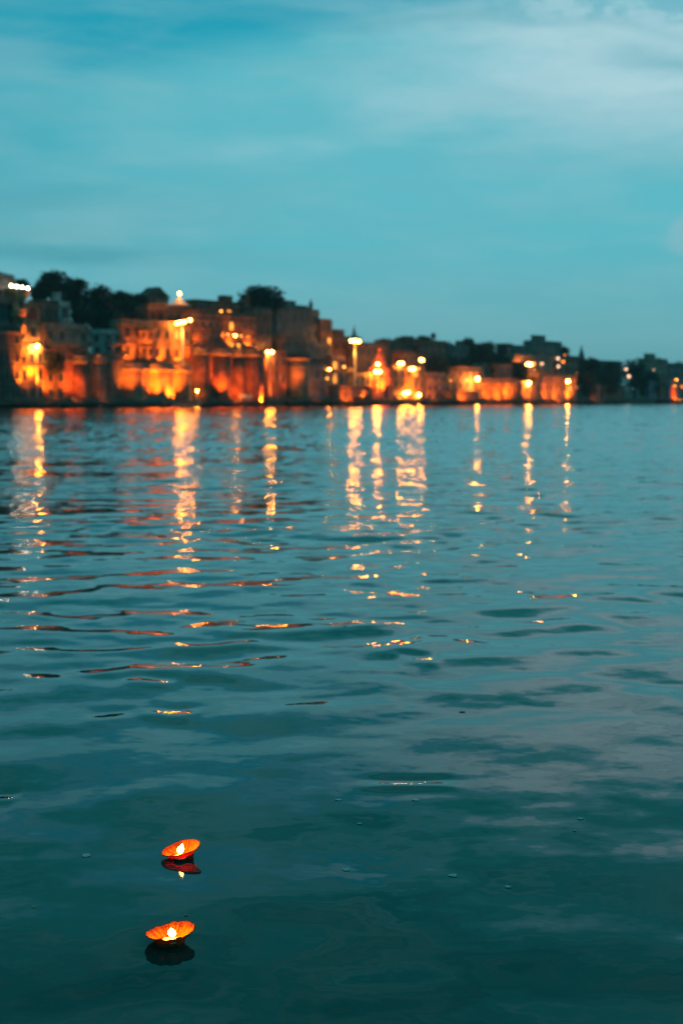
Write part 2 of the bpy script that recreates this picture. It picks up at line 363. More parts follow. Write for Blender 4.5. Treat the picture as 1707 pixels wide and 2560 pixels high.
def building(label, xa, xb, xc, yt, off, mat, floors=3, cols=3, yaw=None, name='house', cat='house', windows=True, balcony=(), lit=(),
             parapet=True, merlon=False, rooftop=None, arched=False, wfrom=0, emin=3.5, winscale=1., sidewin=True, pil=0, group='riverfront buildings of the old town', trim=None, zb=None):
    th = BYAW-math.radians(4) if yaw is None else math.radians(yaw)
    Yb = D(xb)+off; o = colpt(xb, Yb); t = Vector((math.cos(th), math.sin(th), 0)); nn = Vector((-math.sin(th), math.cos(th), 0))
    w = solve_ray(o, t, xc); e = max(emin, solve_ray(o, nn, xa))
    zt = topz(yt, Yb); corners = [o, o+t*w, o+nn*e, o+t*w+nn*e]
    z0 = (min(terrp(q) for q in corners)-.35) if zb is None else zb
    H = zt-z0
    r = thing(name, label, cat, (o.x, o.y, z0), th, group)
    wm = MAT[mat]() if isinstance(mat, str) else mat; tr = trim or TRIM()
    b = MB().box((w/2, e/2, H/2), (w, e, H)); 
    for k in range(pil):
        xx = w*(k+.5)/pil; b.box((xx, -.12, (H-.7)/2), (.45, .3, H-.7))
    b.build('wall', wm, r)
    fh = H/floors
    # string courses and cornice
    MB().box((w/2, e/2, H-.32), (w+.5, e+.5, .28)).build('cornice', tr, r)
    for f in range(1, floors): MB().box((w/2, e/2, f*fh), (w+.16, e+.16, .16)).build('string_course', tr, r)
    if parapet:
        b = MB(); ph = .75
        b.box((w/2, .12, H+ph/2), (w, .22, ph)).box((.11, e/2, H+ph/2), (.2, e-.5, ph)).box((w-.11, e/2, H+ph/2), (.2, e-.5, ph)).box((w/2, e-.12, H+ph/2), (w, .22, ph))
        if merlon:
            k = max(3, int(w/1.1))
            for i in range(k): b.box(((i+.5)*w/k, .12, H+ph+.25), (.55, .2, .5))
        b.build('parapet', wm, r)
    I = Matrix.Identity(4); SM = Matrix.Rotation(-PI/2, 4, 'Z')
    if windows:
        for f in range(wfrom, floors):
            for c_ in range(cols):
                hx = (c_+.5)*w/cols; ww = min(1.25, w/cols*.5)*winscale; hh = min(1.7, fh*.52)*winscale
                if (f, c_) not in lit and random.random() < .08: continue
                window(r, hx, f*fh+fh*.52, ww, hh, 0, I, tr, LITWIN() if (f, c_) in lit else PANE())
            if sidewin and f >= floors-2 and e > 2.4:
                window(r, -e*.5, f*fh+fh*.52, min(1.1, e*.3), min(1.6, fh*.5), 0, Matrix.Rotation(-PI/2, 4, 'Z'), tr, PANE())
        if wfrom == 0 and H > 5:
            MB().box((w*.5+w/cols*.5*(0 if cols % 2 == 0 else 1), -.05, 1.75), (1.1, .14, 2.3)).build('door', plain('dark_wood', (.05, .03, .02)), r)
    for f in balcony:
        bal = MB().box((w/2, -.75, f*fh+.08), (w*.92, 1.5, .18)).build('balcony', tr, r)
        b = MB().box((w/2, -1.45, f*fh+1.12), (w*.92, .08, .08))
        k = max(4, int(w/.5))
        for i in range(k): b.box((w*.04+(i+.5)*w*.92/k, -1.45, f*fh+.62), (.07, .05, .92))
        for s in (0, 1): b.box((w*.04+.04+s*(w*.92-.08), -.75, f*fh+.62), (.06, 1.3, .9))
        b.build('railing', METAL(), bal)
    if rooftop == 'room': MB().box((w*.35, e*.55, H+1.2), (w*.35, e*.45, 2.4)).box((w*.35, e*.55, H+2.45), (w*.4, e*.52, .14)).build('roof_room', wm, r)
    if rooftop == 'tank':
        t_ = MB().frustum((w*.7, e*.5, H+1.5), .7, .7, 1.3, 16).frustum((w*.7, e*.5, H+2.8), .7, .2, .25, 16)
        t_.build('water_tank', plain('black_plastic', (.02, .02, .022)), r, True)
        b = MB()
        for sx in (-.5, .5):
            for sy in (-.5, .5): b.box((w*.7+sx, e*.5+sy, H+.75), (.1, .1, 1.5))
        b.build('tank_stand', METAL(), r)
    if rooftop == 'gable':
        MB().prism([(-.4, H+.1), (w*.5, H+2.4), (w+.4, H+.1)], -.3, e+.3).build('roof', plain('clay_tile', (.10, .05, .035)), r)
    if rooftop == 'shed':
        MB().prism([(0, H+.76), (0, H+1.9), (w, H+.9), (w, H+.76)], .3, e-.2).build('roof', plain('tin_sheet', (.05, .055, .06)), r)
    if rooftop == 'mumty':
        MB().box((w*.8, e*.5, H+1.1), (w*.22, e*.5, 2.2)).build('stair_tower', wm, r)
    if arched:
        k = max(2, cols)
        for i in range(k):
            b = MB()
            cx = (i+.5)*w/k; rr = min(.9, w/k*.33)
            for j in range(9):
                a = PI*j/8; b.box((cx+rr*math.cos(a), -.09, fh*(floors-1)+fh*.55+rr*math.sin(a)), (.22, .18, .22))
            b.build('arch', tr, r)
    r['_w'] = w; r['_e'] = e; r['_h'] = H
    return r, w, e, H

def bastion(par, xl, w, r_, H, mat, seg=20, name='bastion', yc=0., cap=True, z0=0, flute=0):
    """half-round tower standing against a fort wall (local coordinates)"""
    fn = (lambda a, z: 1+.05*math.cos(a*flute)) if flute else None
    prof = [(r_*1.12, z0), (r_*1.03, z0+H*.12), (r_, z0+H*.3), (r_*.97, z0+H-.9)]
    o = MB().lathe(prof, seg if not flute else flute*4, (xl, yc, 0), fn).build(name, mat, par, seg > 10)
    if cap:
        MB().lathe([(r_*1.0, z0+H-.95), (r_*1.14, z0+H-.6), (r_*1.14, z0+H-.3), (r_*1.02, z0+H-.28), (r_*1.02, z0+H+.5), (r_*.85, z0+H+.5), (r_*.85, z0+H)], seg, (xl, yc, 0)).build('cap_ring', TRIM(), o)
    return o
def dome(par, x, y, z, r_, mat, name='dome', fin=True):
    o = MB().lathe([(r_, 0), (r_*1.06, r_*.25), (r_*.95, r_*.65), (r_*.6, r_*1.05), (r_*.2, r_*1.28), (.03, r_*1.4)], 20, (x, y, z)).build(name, mat, par, True)
    if fin: MB().tube((x, y, z+r_*1.35), (x, y, z+r_*2.), r_*.06, .01).ball((x, y, z+r_*1.55), r_*.13, 1).build('finial', METAL(), o)
    return o

# ----- far left
building('pale grey apartment block with stacked balconies at the left edge of the view', -75, -40, 44, 694, 12, 'grey', 5, 3, balcony=(2, 3, 4), rooftop='shed', name='apartment_block', cat='apartment block', wfrom=1)
building('dark unlit building at the foot of the grey apartment block', -80, -46, 58, 824, 7, 'dark', 4, 4, name='tenement', cat='house', rooftop=None)
r, w, e, H = building('slim yellow lit tower with a flared top beside the grey apartment block', 36, 46, 68, 744, 9, 'ochre', 7, 1, name='tower_house', cat='tower', windows=True, parapet=False, emin=3)
MB().prism([(-.1, H), (-1.3, H+1.6), (w+.6, H+1.6), (w+.1, H)], -.8, e+.3).build('flared_top', MAT['ochre'](), r)
for k, zz in enumerate((H-3.2, H-6.2, H-10.5)):
    o = MB().lathe([(.25, -.7), (1.15, 0), (1.2, .9), (1.25, 1.0)], 14, (.2, -.6, zz)).build('oriel', MAT['ochre'](), r)
r, w, e, H = building('orange lit box house with a red shuttered window under its roof slab', 66, 68, 104, 757, 10, 'ochre', 5, 1, name='house', wfrom=0, parapet=False)
MB().box((w/2, -.06, H-2.3), (w*.55, .16, 1.5)).build('shutter', plain('red_shutter', (.35, .02, .015)), r)
MB().box((w/2, -.3, H-.1), (w+.8, 1.2, .22)).build('roof_slab', MAT['ochre'](), r)
building('tall brown brick house right of the orange box house', 100, 104, 152, 758, 13, 'brick', 5, 2, rooftop=None)
r, w, e, H = building('narrow white turret house lit on one side below the big trees', 146, 151, 180, 762, 15, 'white', 6, 1, rooftop='room', emin=3)
r, w, e, H = building('pink plastered house with a round dark window above the fort wall', 108, 114, 226, 816, 10, 'pink', 4, 4, name='house', balcony=(3,))
dome(r, w+.4, 1.2, H-.2, .9, MAT['white']())
building('orange lit lower house under the tall lamp on the left bank', 46, 52, 112, 872, 7.5, 'ochre', 3, 3, balcony=(2,))
building('crumbling brick house partly hidden by a bush', 110, 114, 166, 884, 8, 'red', 3, 2)
# fort walls
r, w, e, H = building('reddish fort wall with a half round bastion left of the grey fort wall', 160, 164, 222, 896, 8, 'red', 1, 1, name='fort_wall', cat='fort wall', windows=False, merlon=True, pil=0)
bastion(r, w*.62, w, 1.5, H, MAT['red'](), z0=0)
r, w, e, H = building('grey stone fort wall with buttresses below the white balconied house', 218, 222, 304, 896, 8, 'stone', 1, 1, name='fort_wall', cat='fort wall', windows=False, merlon=True, pil=4)
bastion(r, w*.3, w, 1.6, H, MAT['stone']())
building('small white balconied house on top of the grey fort wall', 254, 262, 308, 832, 13, 'white', 6, 2, balcony=(4, 5), wfrom=3, emin=4)
# lit palace
r, w, e, H = building('brightest orange floodlit palace bastion wall behind the tall lamp mast', 300, 306, 474, 916, 8, 'sand', 1, 1, name='palace_wall', cat='palace wall', windows=False, merlon=True)
bastion(r, w*.16, w, 2.6, H, MAT['sand'](), 8)
bastion(r, w*.52, w, 3.2, H, MAT['sand'](), 8)
bastion(r, w*.85, w, 2.4, H, MAT['sand'](), 8)
MB().box((w*.30, -.8, H*.45), (1.1, 1.4, H*.9)).build('buttress', MAT['brick'](), r)
r, w, e, H = building('orange palace upper storeys with a projecting lit turret', 300, 308, 478, 806, 11.5, 'sand', 4, 7, name='palace', cat='palace', arched=True, wfrom=2, trim=MAT['sand'](), lit=((3, 5),))
for zz in (H-7.2, H-3.9):
    o = MB().lathe([(.4, -1.6), (2.0, 0), (2.0, .9), (1.85, .95), (1.85, 2.2), (2.2, 2.35), (1.9, 2.8)], 8, (w*.30, -1.1, zz)).build('turret', MAT['sand'](), r)
    for a in range(4):
        an = -PI/2+(a-1.5)*.75; MB().box((w*.30+1.86*math.cos(an), -1.1+1.86*math.sin(an), zz+1.5), (.1, .55, .95), an).build('window', PANE(), o)
r, w, e, H = building('dark brown top storeys of the palace behind the white canopy', 345, 372, 480, 766, 24, 'brick', 5, 5, name='palace', cat='palace', wfrom=3, parapet=True)
building('low reddish roofed house among the trees left of the white canopy', 362, 376, 424, 742, 40, 'pink', 4, 2, rooftop='gable', wfrom=2)
# canopy tent
Y = D(448)+17; q = P(448, 764, Y); q0 = P(415, 764, Y); q1 = P(482, 764, Y); hw = (q1.x-q0.x)/2; za = P(448, 742, Y).z-q.z
r = thing('canopy', 'white pyramid canopy on the palace roof under a bright lamp', 'canopy', q, .3)
b = MB(); b.lathe([(hw, 0), (hw*.55, za*.28), (hw*.25, za*.62), (.05, za)], 8); b.build('canopy_cloth', plain('canvas', (.75, .68, .62)), r)
b = MB()
for sx in (-.62, .62):
    for sy in (-.62, .62): b.tube((sx*hw, sy*hw, -2.6), (sx*hw, sy*hw, .1), .08)
b.build('post', METAL(), r)
# main fort
r, w, e, H = building('long dark red fort front with fluted round bastions, right of the lamp mast', 468, 476, 642, 876, 8, 'red', 1, 1, name='fort', cat='fort', windows=False, merlon=True)
for fx, rr in ((.14, 1.9), (.44, 2.3), (.70, 1.6), (.93, 2.6)): bastion(r, w*fx, w, rr, H, MAT['red'](), flute=10)
r, w, e, H = building('arcaded upper storey of the fort with a row of lit windows', 470, 482, 638, 782, 11.5, 'brick', 4, 9, name='fort', cat='fort', arched=True, wfrom=2, lit=((2, 5), (3, 5), (2, 6)))
building('long flat roofed block behind the fort with one orange lit window', 470, 492, 600, 756, 26, 'brick', 5, 6, wfrom=4, lit=((4, 4),), rooftop='mumty')
building('dim stone house with pale corner pilasters next to the temple spire', 630, 638, 680, 776, 13, 'stone', 5, 3, pil=2, wfrom=2)
building('rust red block under the paired white lamps', 660, 666, 716, 886, 9, 'red', 3, 3, wfrom=1)
# round lit bastion
Y = D(745)+10; cx = colpt(742, Y); z0 = .6; zt = topz(900, Y); rr = 2.9
r = thing('round_tower', 'round orange floodlit tower left of the long grey wall', 'tower', (cx.x, cx.y, z0), 0, 'riverfront buildings of the old town')
hh = zt-z0
MB().lathe([(rr*1.08, 0), (rr, hh*.25), (rr, hh)], 28).build('wall', MAT['sand'](), r, True)
MB().lathe([(rr+.02, hh-.1), (rr*1.1, hh+.1), (rr*1.1, hh+.35), (rr*.9, hh+.36), (rr*.9, hh)], 28).lathe([(rr+.12, hh-2.0), (rr+.12, hh-1.8), (rr, hh-1.75)], 28).build('cornice', TRIM(), r)
building('long low grey wall right of the round lit tower', 762, 768, 818, 912, 9.5, 'grey', 2, 3, name='embankment_wall', cat='wall', wfrom=1)
r, w, e, H = building('tall dark mansion with a roof ridge and pointed chimney, highest in the middle', 668, 692, 798, 774, 26, 'slate', 6, 6, rooftop='room', wfrom=3, name='mansion', cat='mansion')
MB().box((w*.86, .8, H+1.2), (.7, .7, 2.4)).frustum((w*.86, .8, H+2.4), .4, .02, 1.0, 4).build('chimney', MAT['slate'](), r)
MB().prism([(w*.05, H+.75), (w*.15, H+1.6), (w*.8, H+1.6), (w*.9, H+.75)], 1.2, e-.4).build('roof', plain('clay_tile', (.1, .05, .035)), r)
building('dark brick tower block stepping down at the right end of the dark mansion', 790, 800, 830, 804, 24, 'brick', 6, 2, wfrom=3, lit=((4, 1),), emin=5)
building('shabby house with pale patched walls below the dark mansion', 690, 700, 762, 846, 15, 'stone', 4, 4, wfrom=2, balcony=(3,))
building('grey house with a small balcony above the long low grey wall', 756, 762, 826, 862, 14, 'grey', 4, 3, wfrom=2, balcony=(3,))
building('slender house with a vertical lit stairwell left of the tall mast', 824, 828, 862, 896, 10, 'pink', 3, 2, lit=((2, 0), (1, 0)))
building('low brown house right behind the small yellow lamps', 858, 862, 886, 925, 9, 'brick', 2, 2)
building('low orange lit hall at the foot of the second lamp mast', 880, 884, 928, 938, 9, 'ochre', 2, 3)
building('brown riverside house below the orange hall and left of the temple', 826, 832, 930, 972, 6, 'brick', 1, 5)
for i, a in enumerate([(826, 832, 902, 846, 38, 'brick', 'brown hillside house behind the second lamp mast', 'room'), (888, 896, 962, 862, 30, 'stone', 'stone hillside house just left above the temple spire', None),
          (950, 960, 1048, 856, 38, 'brick', 'wide brown hillside house right above the temple spire', 'mumty'), (1036, 1048, 1114, 856, 34, 'red', 'reddish hillside house above the cluster of white lamps', 'tank'),
          (1000, 1006, 1062, 884, 22, 'brick', 'brown terrace house directly above the highest lamp of the cluster', None)]):
    building(a[6], a[0], a[1], a[2], a[3], a[4], a[5], 4, 4, wfrom=2, rooftop=a[7])

# temple
def shikhara(label, px, yapex, ybase, hwpx, off, mat, base=True, cat='temple'):
    Y = D(px)+off; p = colpt(px, Y); zt = topz(yapex, Y); zb_ = topz(ybase, Y); hw = hwpx/F*Y; g = terrp(p)-.3
    r = thing('temple', label, cat, (p.x, p.y, g), BYAW-.25, 'temples with curved spires'); h = zt-zb_; b0 = zb_-g
    MB().box((0, 0, b0/2), (hw*2, hw*2, b0)).box((0, 0, b0-.2), (hw*2.2, hw*2.2, .3)).box((0, 0, b0*.5), (hw*2.12, hw*2.12, .2)).build('sanctum', mat, r)
    fn = lambda a, z: 1+.07*abs(math.cos(4*a))+.03*math.cos(12*a)
    prof = [(hw*f, b0+h*.86*t) for t, f in ((0, .98), (.12, .97), (.3, .88), (.5, .72), (.68, .53), (.84, .33), (.94, .2), (1, .13))]
    s_ = MB().lathe(prof, 48, (0, 0, 0), fn).build('spire', mat, r)
    MB().lathe([(hw*.12, 0), (hw*.26, .1*h*.3), (hw*.26, .1*h*.5), (hw*.1, .1*h*.8)], 20, (0, 0, b0+h*.86)).build('crown_disc', mat, s_)
    MB().tube((0, 0, b0+h*.93), (0, 0, b0+h), .09, .02).ball((0, 0, b0+h*.955), .16, 1).build('finial', METAL(), s_)
    for k in range(4):
        a = PI/4+k*PI/2; d_ = hw*.95
        MB().lathe([(hw*.26, 0), (hw*.25, h*.12), (hw*.16, h*.26), (.03, h*.36)], 12, (d_*math.cos(a), d_*math.sin(a), b0)).build('side_spire', mat, r)
    MB().box((0, -hw-.05, b0*.4), (1.1, .2, b0*.55)).build('door', PANE(), r)
    return r
shikhara('orange glowing temple with a pointed spire behind two white lamps', 948, 866, 945, 23, 11, MAT['rose']())
shikhara('dim brown temple spire in front of the lone round tree on the ridge', 620, 716, 812, 13, 20, MAT['red']())
shikhara('small dark temple spire peeking up behind the second lamp mast', 885, 812, 850, 6, 40, MAT['slate']())
shikhara('thin distant temple spire on the far right skyline', 1451, 862, 893, 6, 45, MAT['slate']())
# middle and right
building('orange lit house front behind the two lowest white lamps', 972, 980, 1062, 920, 10, 'sand', 3, 5, arched=True, lit=((2, 3),))
building('low orange wall under the two lowest white lamps', 972, 978, 1112, 1000, 5, 'sand', 1, 8, name='embankment_wall', cat='wall', windows=False, parapet=False)
building('pinkish grey house right of the orange lit house front', 1058, 1064, 1112, 938, 12, 'pink', 3, 3)
building('brown house with one dim orange lamp at its corner', 1104, 1112, 1142, 925, 15, 'brick', 3, 2)
building('square pink house above the single lamp left of the long orange terrace', 1134, 1142, 1206, 922, 14, 'pink', 3, 4)
building('low lit terrace wall below the square pink house', 1122, 1128, 1196, 984, 7, 'sand', 1, 4, name='embankment_wall', cat='wall', windows=False)
building('long orange terrace building between the first and second right hand lamps', 1194, 1200, 1294, 952, 9, 'sand', 2, 9, pil=9, arched=True)
building('bright red orange cube house rising behind the long orange terrace', 1238, 1244, 1278, 916, 15, 'rose', 4, 2, rooftop=None)
building('dusky pink house left of the red orange cube house', 1200, 1208, 1246, 914, 20, 'pink', 3, 3)
building('small orange house with a blue door beside the middle right hand lamp', 1292, 1298, 1346, 957, 9, 'sand', 2, 4)
building('broad orange riverside building at the rightmost big white lamp', 1340, 1346, 1440, 938, 9, 'sand', 3, 8, arched=True, lit=((1, 6),))
building('wide pink house with the double lamp in front of it', 1272, 1282, 1386, 892, 24, 'pink', 3, 8)
building('brown house under the group of small dim lamps', 1378, 1388, 1444, 894, 20, 'brick', 3, 4)
building('small dark stair tower on the skyline left of the balconied block', 1257, 1264, 1278, 858, 36, 'dark', 4, 1, parapet=False)
building('low dark house on the skyline beside the small stair tower', 1272, 1282, 1328, 868, 40, 'slate', 3, 4, wfrom=1)
building('pale teal balconied block, tallest on the right skyline', 1318, 1330, 1402, 856, 42, 'grey', 4, 5, balcony=(2, 3), wfrom=1, rooftop='room', name='apartment_block', cat='apartment block')
building('dark skyline house between two tree clumps right of the reddish hillside house', 1106, 1116, 1172, 868, 40, 'slate', 3, 4, wfrom=1, rooftop='mumty')
building('faint grey house under the trees left of the rightmost white lamp group', 1164, 1176, 1250, 900, 30, 'dark', 3, 5)
building('dark low house right of the broad orange building', 1434, 1442, 1502, 962, 12, 'dark', 2, 5)
building('dark riverside sheds in front of the tree belt', 1496, 1504, 1562, 968, 12, 'brick', 2, 5)
building('unlit teal house half hidden in the tree belt', 1462, 1474, 1552, 905, 36, 'slate', 3, 6, wfrom=1)
building('distant pinkish house right of the tall round tree', 1604, 1614, 1666, 900, 40, 'pink', 3, 4, rooftop='room')
building('distant flat roofed house at the right edge of the skyline', 1658, 1668, 1760, 912, 38, 'slate', 3, 6)
r, w, e, H = building('rose and pale blue striped riverside house at the right edge', 1642, 1648, 1740, 944, 12, 'rose', 3, 6, balcony=(2,))
for k in (.22, .48): MB().box((w*k, -.2, H*.48), (w*.09, .34, H*.9)).build('blue_stripe', MAT['blue'](), r)
building('narrow violet grey house between the dark trees and the striped house', 1618, 1622, 1642, 958, 14, 'blue', 2, 1, emin=2)
# just outside the frame, for a step to the side
building('grey house just past the left edge', -230, -200, -60, 760, 10, 'stone', 5, 5)
building('brown houses just past the right edge', 1735, 1745, 1900, 940, 12, 'brick', 3, 8)
# riverside hut
r, w, e, H = building('tiny whitewashed riverside hut at the foot of the fluted bastions', 598, 602, 640, 994, 4, 'white', 1, 2, name='hut', cat='hut', emin=2)
# cone tent right
Y = D(1552)+14; p = colpt(1552, Y); g = terrp(p)
r = thing('cone_tent', 'small teal cone shaped tent in front of the tall round tree', 'tent', (p.x, p.y, g))
zz = topz(958, Y)-g; zt = topz(938, Y)-g
MB().frustum((0, 0, zz), 1.3, .05, zt-zz, 12).build('tent_roof', plain('teal_cloth', (.05, .22, .24)), r)
MB().tube((0, 0, 0), (0, 0, zz+.1), .12).build('pole', METAL(), r)

# ------------------------------------------------------------------ ghat steps, one flight per stretch of bank
STEPS = [(-30, 62, 'dark stone steps below the grey apartment block'), (62, 116, 'reddish stone steps climbing from the water left of the fort wall'), (116, 200, 'steps at the foot of the orange floodlit palace and fort'),
         (200, 262, 'unlit steps below the round tower and the long grey wall'), (262, 330, 'steps below the glowing temple and the orange house front')]
tt = [along(colpt(x, D(x))) for x in (-60, 150, 470, 700, 860, 1110, 1445, 1720)]
lab = ['dark stone steps below the grey apartment block', 'stone steps at the foot of the reddish fort wall and the floodlit palace', 'steps below the long red fort with fluted bastions',
       'unlit steps below the round tower', 'stone steps below the glowing temple and lamp cluster', 'orange tinted steps below the long terrace building', 'far dim steps in front of the dark tree belt']
for i in range(7):
    t0, t1 = tt[i]+.2, tt[i+1]-.2; b = MB(); nst = 9
    for k in range(nst):
        u = -1.0+k*.62; z = .12+k*.2; b.box(((t1-t0)/2, u+3, z/2-.5), (t1-t0, 6, z+1.0)) if k == 0 else b.box(((t1-t0)/2, u+.31+.3*(k == nst-1), z-.16), (t1-t0-.003*k, .63+.6*(k == nst-1), .36))
    o = b.build('stone_steps', wallmat('ghat_stone', (.15, .11, .085)), None, loc=bank(t0, 0)); o.rotation_euler = (0, 0, BYAW); tag(o, lab[i], 'steps', 'flights of stone steps along the bank')

# ------------------------------------------------------------------ trees
def leafmat(name, col):
    if name in _mc: return _mc[name]
    m, n, out = newmat(name); co = n.n('ShaderNodeTexCoord').outputs['Object']
    x = n.mix(n.ss(n.noise(co, .8, 3.), .3, .7), tuple(v*.6 for v in col)+(1,), tuple(v*1.4 for v in col)+(1,)); principled(n, out, x, .7); _mc[name] = m; return m
def tree(label, px, ytop, wpx, ybot, off, kind=0, nleaf=2600, flat=.8):
    Y = D(px)+off; p = colpt(px, Y); g = terrp(p)-.2; zt = topz(ytop, Y); hw = wpx/2/F*Y; zb_ = max(g+1.5, topz(ybot, Y)); ch = (zt-zb_)/2
    rs = random.Random(int(px*7+ytop)); rn = np.random.default_rng(int(px*7+ytop))
    r = thing('tree', label, 'tree', (p.x, p.y, g), 0, 'trees on the river bank ridge')
    cz = (zt+zb_)/2-g-.3; b = MB(); th_ = max(.18, hw*.09)
    b.tube((0, 0, -.3), (.1*hw, 0, cz*.55), th_*1.4, th_, 10); ends = []
    clumps = []
    k = 13
    for i in range(k):
        a = rs.uniform(0, 2*PI); rr = math.sqrt(rs.random())*.62; zz = rs.uniform(-.6, .55)
        s = math.sqrt(max(.05, 1-zz*zz)); clumps.append((hw*rr*s*math.cos(a), hw*rr*s*math.sin(a), cz+ch*zz, rs.uniform(.40, .60)*min(hw, ch*1.3)))
    clumps.append((0, 0, cz+ch*.55, .42*min(hw, ch*1.3)))
    for c_ in clumps[:8]: b.tube((.1*hw, 0, cz*.5), c_[:3], th_*.55, th_*.12, 6)
    b.build('trunk', plain('bark', (.05, .04, .03), .9), r)
    per = nleaf//len(clumps); vs = []; 
    for (x, y, z, rad) in clumps:
        d = rn.normal(size=(per, 3)); d /= np.linalg.norm(d, axis=1)[:, None]; q = d*(rad*(rn.uniform(.4, 1.15, per)**.6+.35*(rn.uniform(size=per) > .86)*rn.uniform(size=per)))[:, None]*np.array([1.15, 1.15, .85])+np.array([x, y, z])
        sz = .11*rad+.18
        a1 = rn.normal(size=(per, 3)); a1 /= np.linalg.norm(a1, axis=1)[:, None]; a2 = np.cross(a1, rn.normal(size=(per, 3))); a2 /= np.linalg.norm(a2, axis=1)[:, None]
        s = sz*rn.uniform(.6, 1.4, per)[:, None]
        vs.append(np.stack([q-a1*s, q-a2*s*.55, q+a1*s, q+a2*s*.55], 1).reshape(-1, 3))
    v = np.concatenate(vs).astype(np.float32); nf = len(v)//4
    me = bpy.data.meshes.new('crown'); me.vertices.add(len(v)); me.vertices.foreach_set('co', v.ravel()); me.loops.add(len(v)); me.loops.foreach_set('vertex_index', np.arange(len(v), dtype=np.int32))
    me.polygons.add(nf); me.polygons.foreach_set('loop_start', np.arange(0, len(v), 4, dtype=np.int32)); me.update(calc_edges=True)
    me.materials.append([leafmat('dark_leaves', (.018, .035, .022)), leafmat('green_leaves', (.022, .05, .03))][kind])
    o = bpy.data.objects.new('crown', me); COL.objects.link(o); o.parent = r
for a in [
    ('wispy small tree above the row of four lamps', 56, 695, 44, 735, 45, 1),
    ('tallest dark tree with a domed top on the left ridge', 143, 670, 92, 760, 42, 0),
    ('slender dark tree filling the gap left of the domed tree', 104, 696, 44, 765, 44, 0),
    ('second dark tree on the left ridge, right of the domed one', 200, 686, 74, 780, 40, 0),
    ('broad dark tree in the middle of the left tree mass', 252, 704, 96, 800, 38, 0),
    ('sloping dark tree where the left tree mass descends', 300, 722, 80, 800, 40, 0),
    ('dark round tree at the right end of the left tree mass', 356, 727, 72, 800, 44, 0),
    ('low dark tree behind the narrow white turret house', 212, 752, 80, 838, 27, 0),
    ('low dark tree behind the small white balconied house', 268, 768, 90, 850, 25, 0),
    ('low dark tree above the orange palace, right of the white house', 328, 772, 76, 832, 26, 0),
    ('bush growing on the crumbling brick house', 140, 876, 56, 935, 6.0, 0),
    ('lone round tree on the ridge behind the brown temple spire', 648, 712, 118, 800, 34, 0),
    ('small dark tree left of the brown temple spire', 592, 752, 48, 800, 32, 0),
    ('low hillside tree behind the wall left of the temple', 872, 850, 50, 885, 46, 1),
    ('hillside tree left above the glowing temple', 958, 845, 46, 880, 50, 1),
    ('hillside tree right above the glowing temple', 1006, 843, 50, 880, 50, 1),
    ('highest hillside tree in the middle of the skyline', 1064, 836, 54, 885, 48, 1),
    ('hillside tree at the right end of the reddish hillside house', 1112, 850, 44, 890, 50, 1),
    ('skyline tree above the square pink house', 1168, 842, 52, 890, 48, 1),
    ('wide skyline tree right of the dark skyline house', 1212, 856, 66, 905, 46, 1),
    ('large dark tree mass above the long orange terrace', 1205, 872, 92, 918, 26, 0),
    ('second dark tree beside the large mass above the terrace', 1245, 880, 50, 918, 28, 0),
    ('dark tree between the red orange cube and the wide pink house', 1296, 904, 50, 950, 18, 0),
    ('dark tree behind the orange lit house front at its right end', 1088, 890, 66, 945, 20, 0),
    ('dark tree left of the brown corner lamp house', 1128, 890, 44, 935, 22, 0),
    ('round tree touching the right end of the tall balconied block', 1408, 860, 28, 900, 40, 1),
    ('leafy tree just right of the rightmost dim lamps', 1440, 886, 46, 960, 30, 1),
    ('first rounded tree of the far right tree belt', 1478, 888, 62, 960, 30, 1),
    ('second tree of the far right tree belt with a flat top', 1528, 896, 54, 970, 28, 1),
    ('low riverside tree below the first tree of the belt', 1462, 928, 62, 998, 12, 0),
    ('low riverside tree in the middle of the belt', 1515, 930, 60, 998, 14, 0),
    ('tall round tree standing above the far right tree belt', 1584, 885, 66, 1000, 20, 0),
    ('dark tree between the tall round tree and the violet grey house', 1618, 918, 56, 1000, 22, 0),
    ('far tree behind the distant flat roofed house at right', 1690, 904, 60, 940, 48, 1),
    ('far tree above the distant pinkish house', 1640, 893, 50, 930, 52, 1)]: tree(*a)

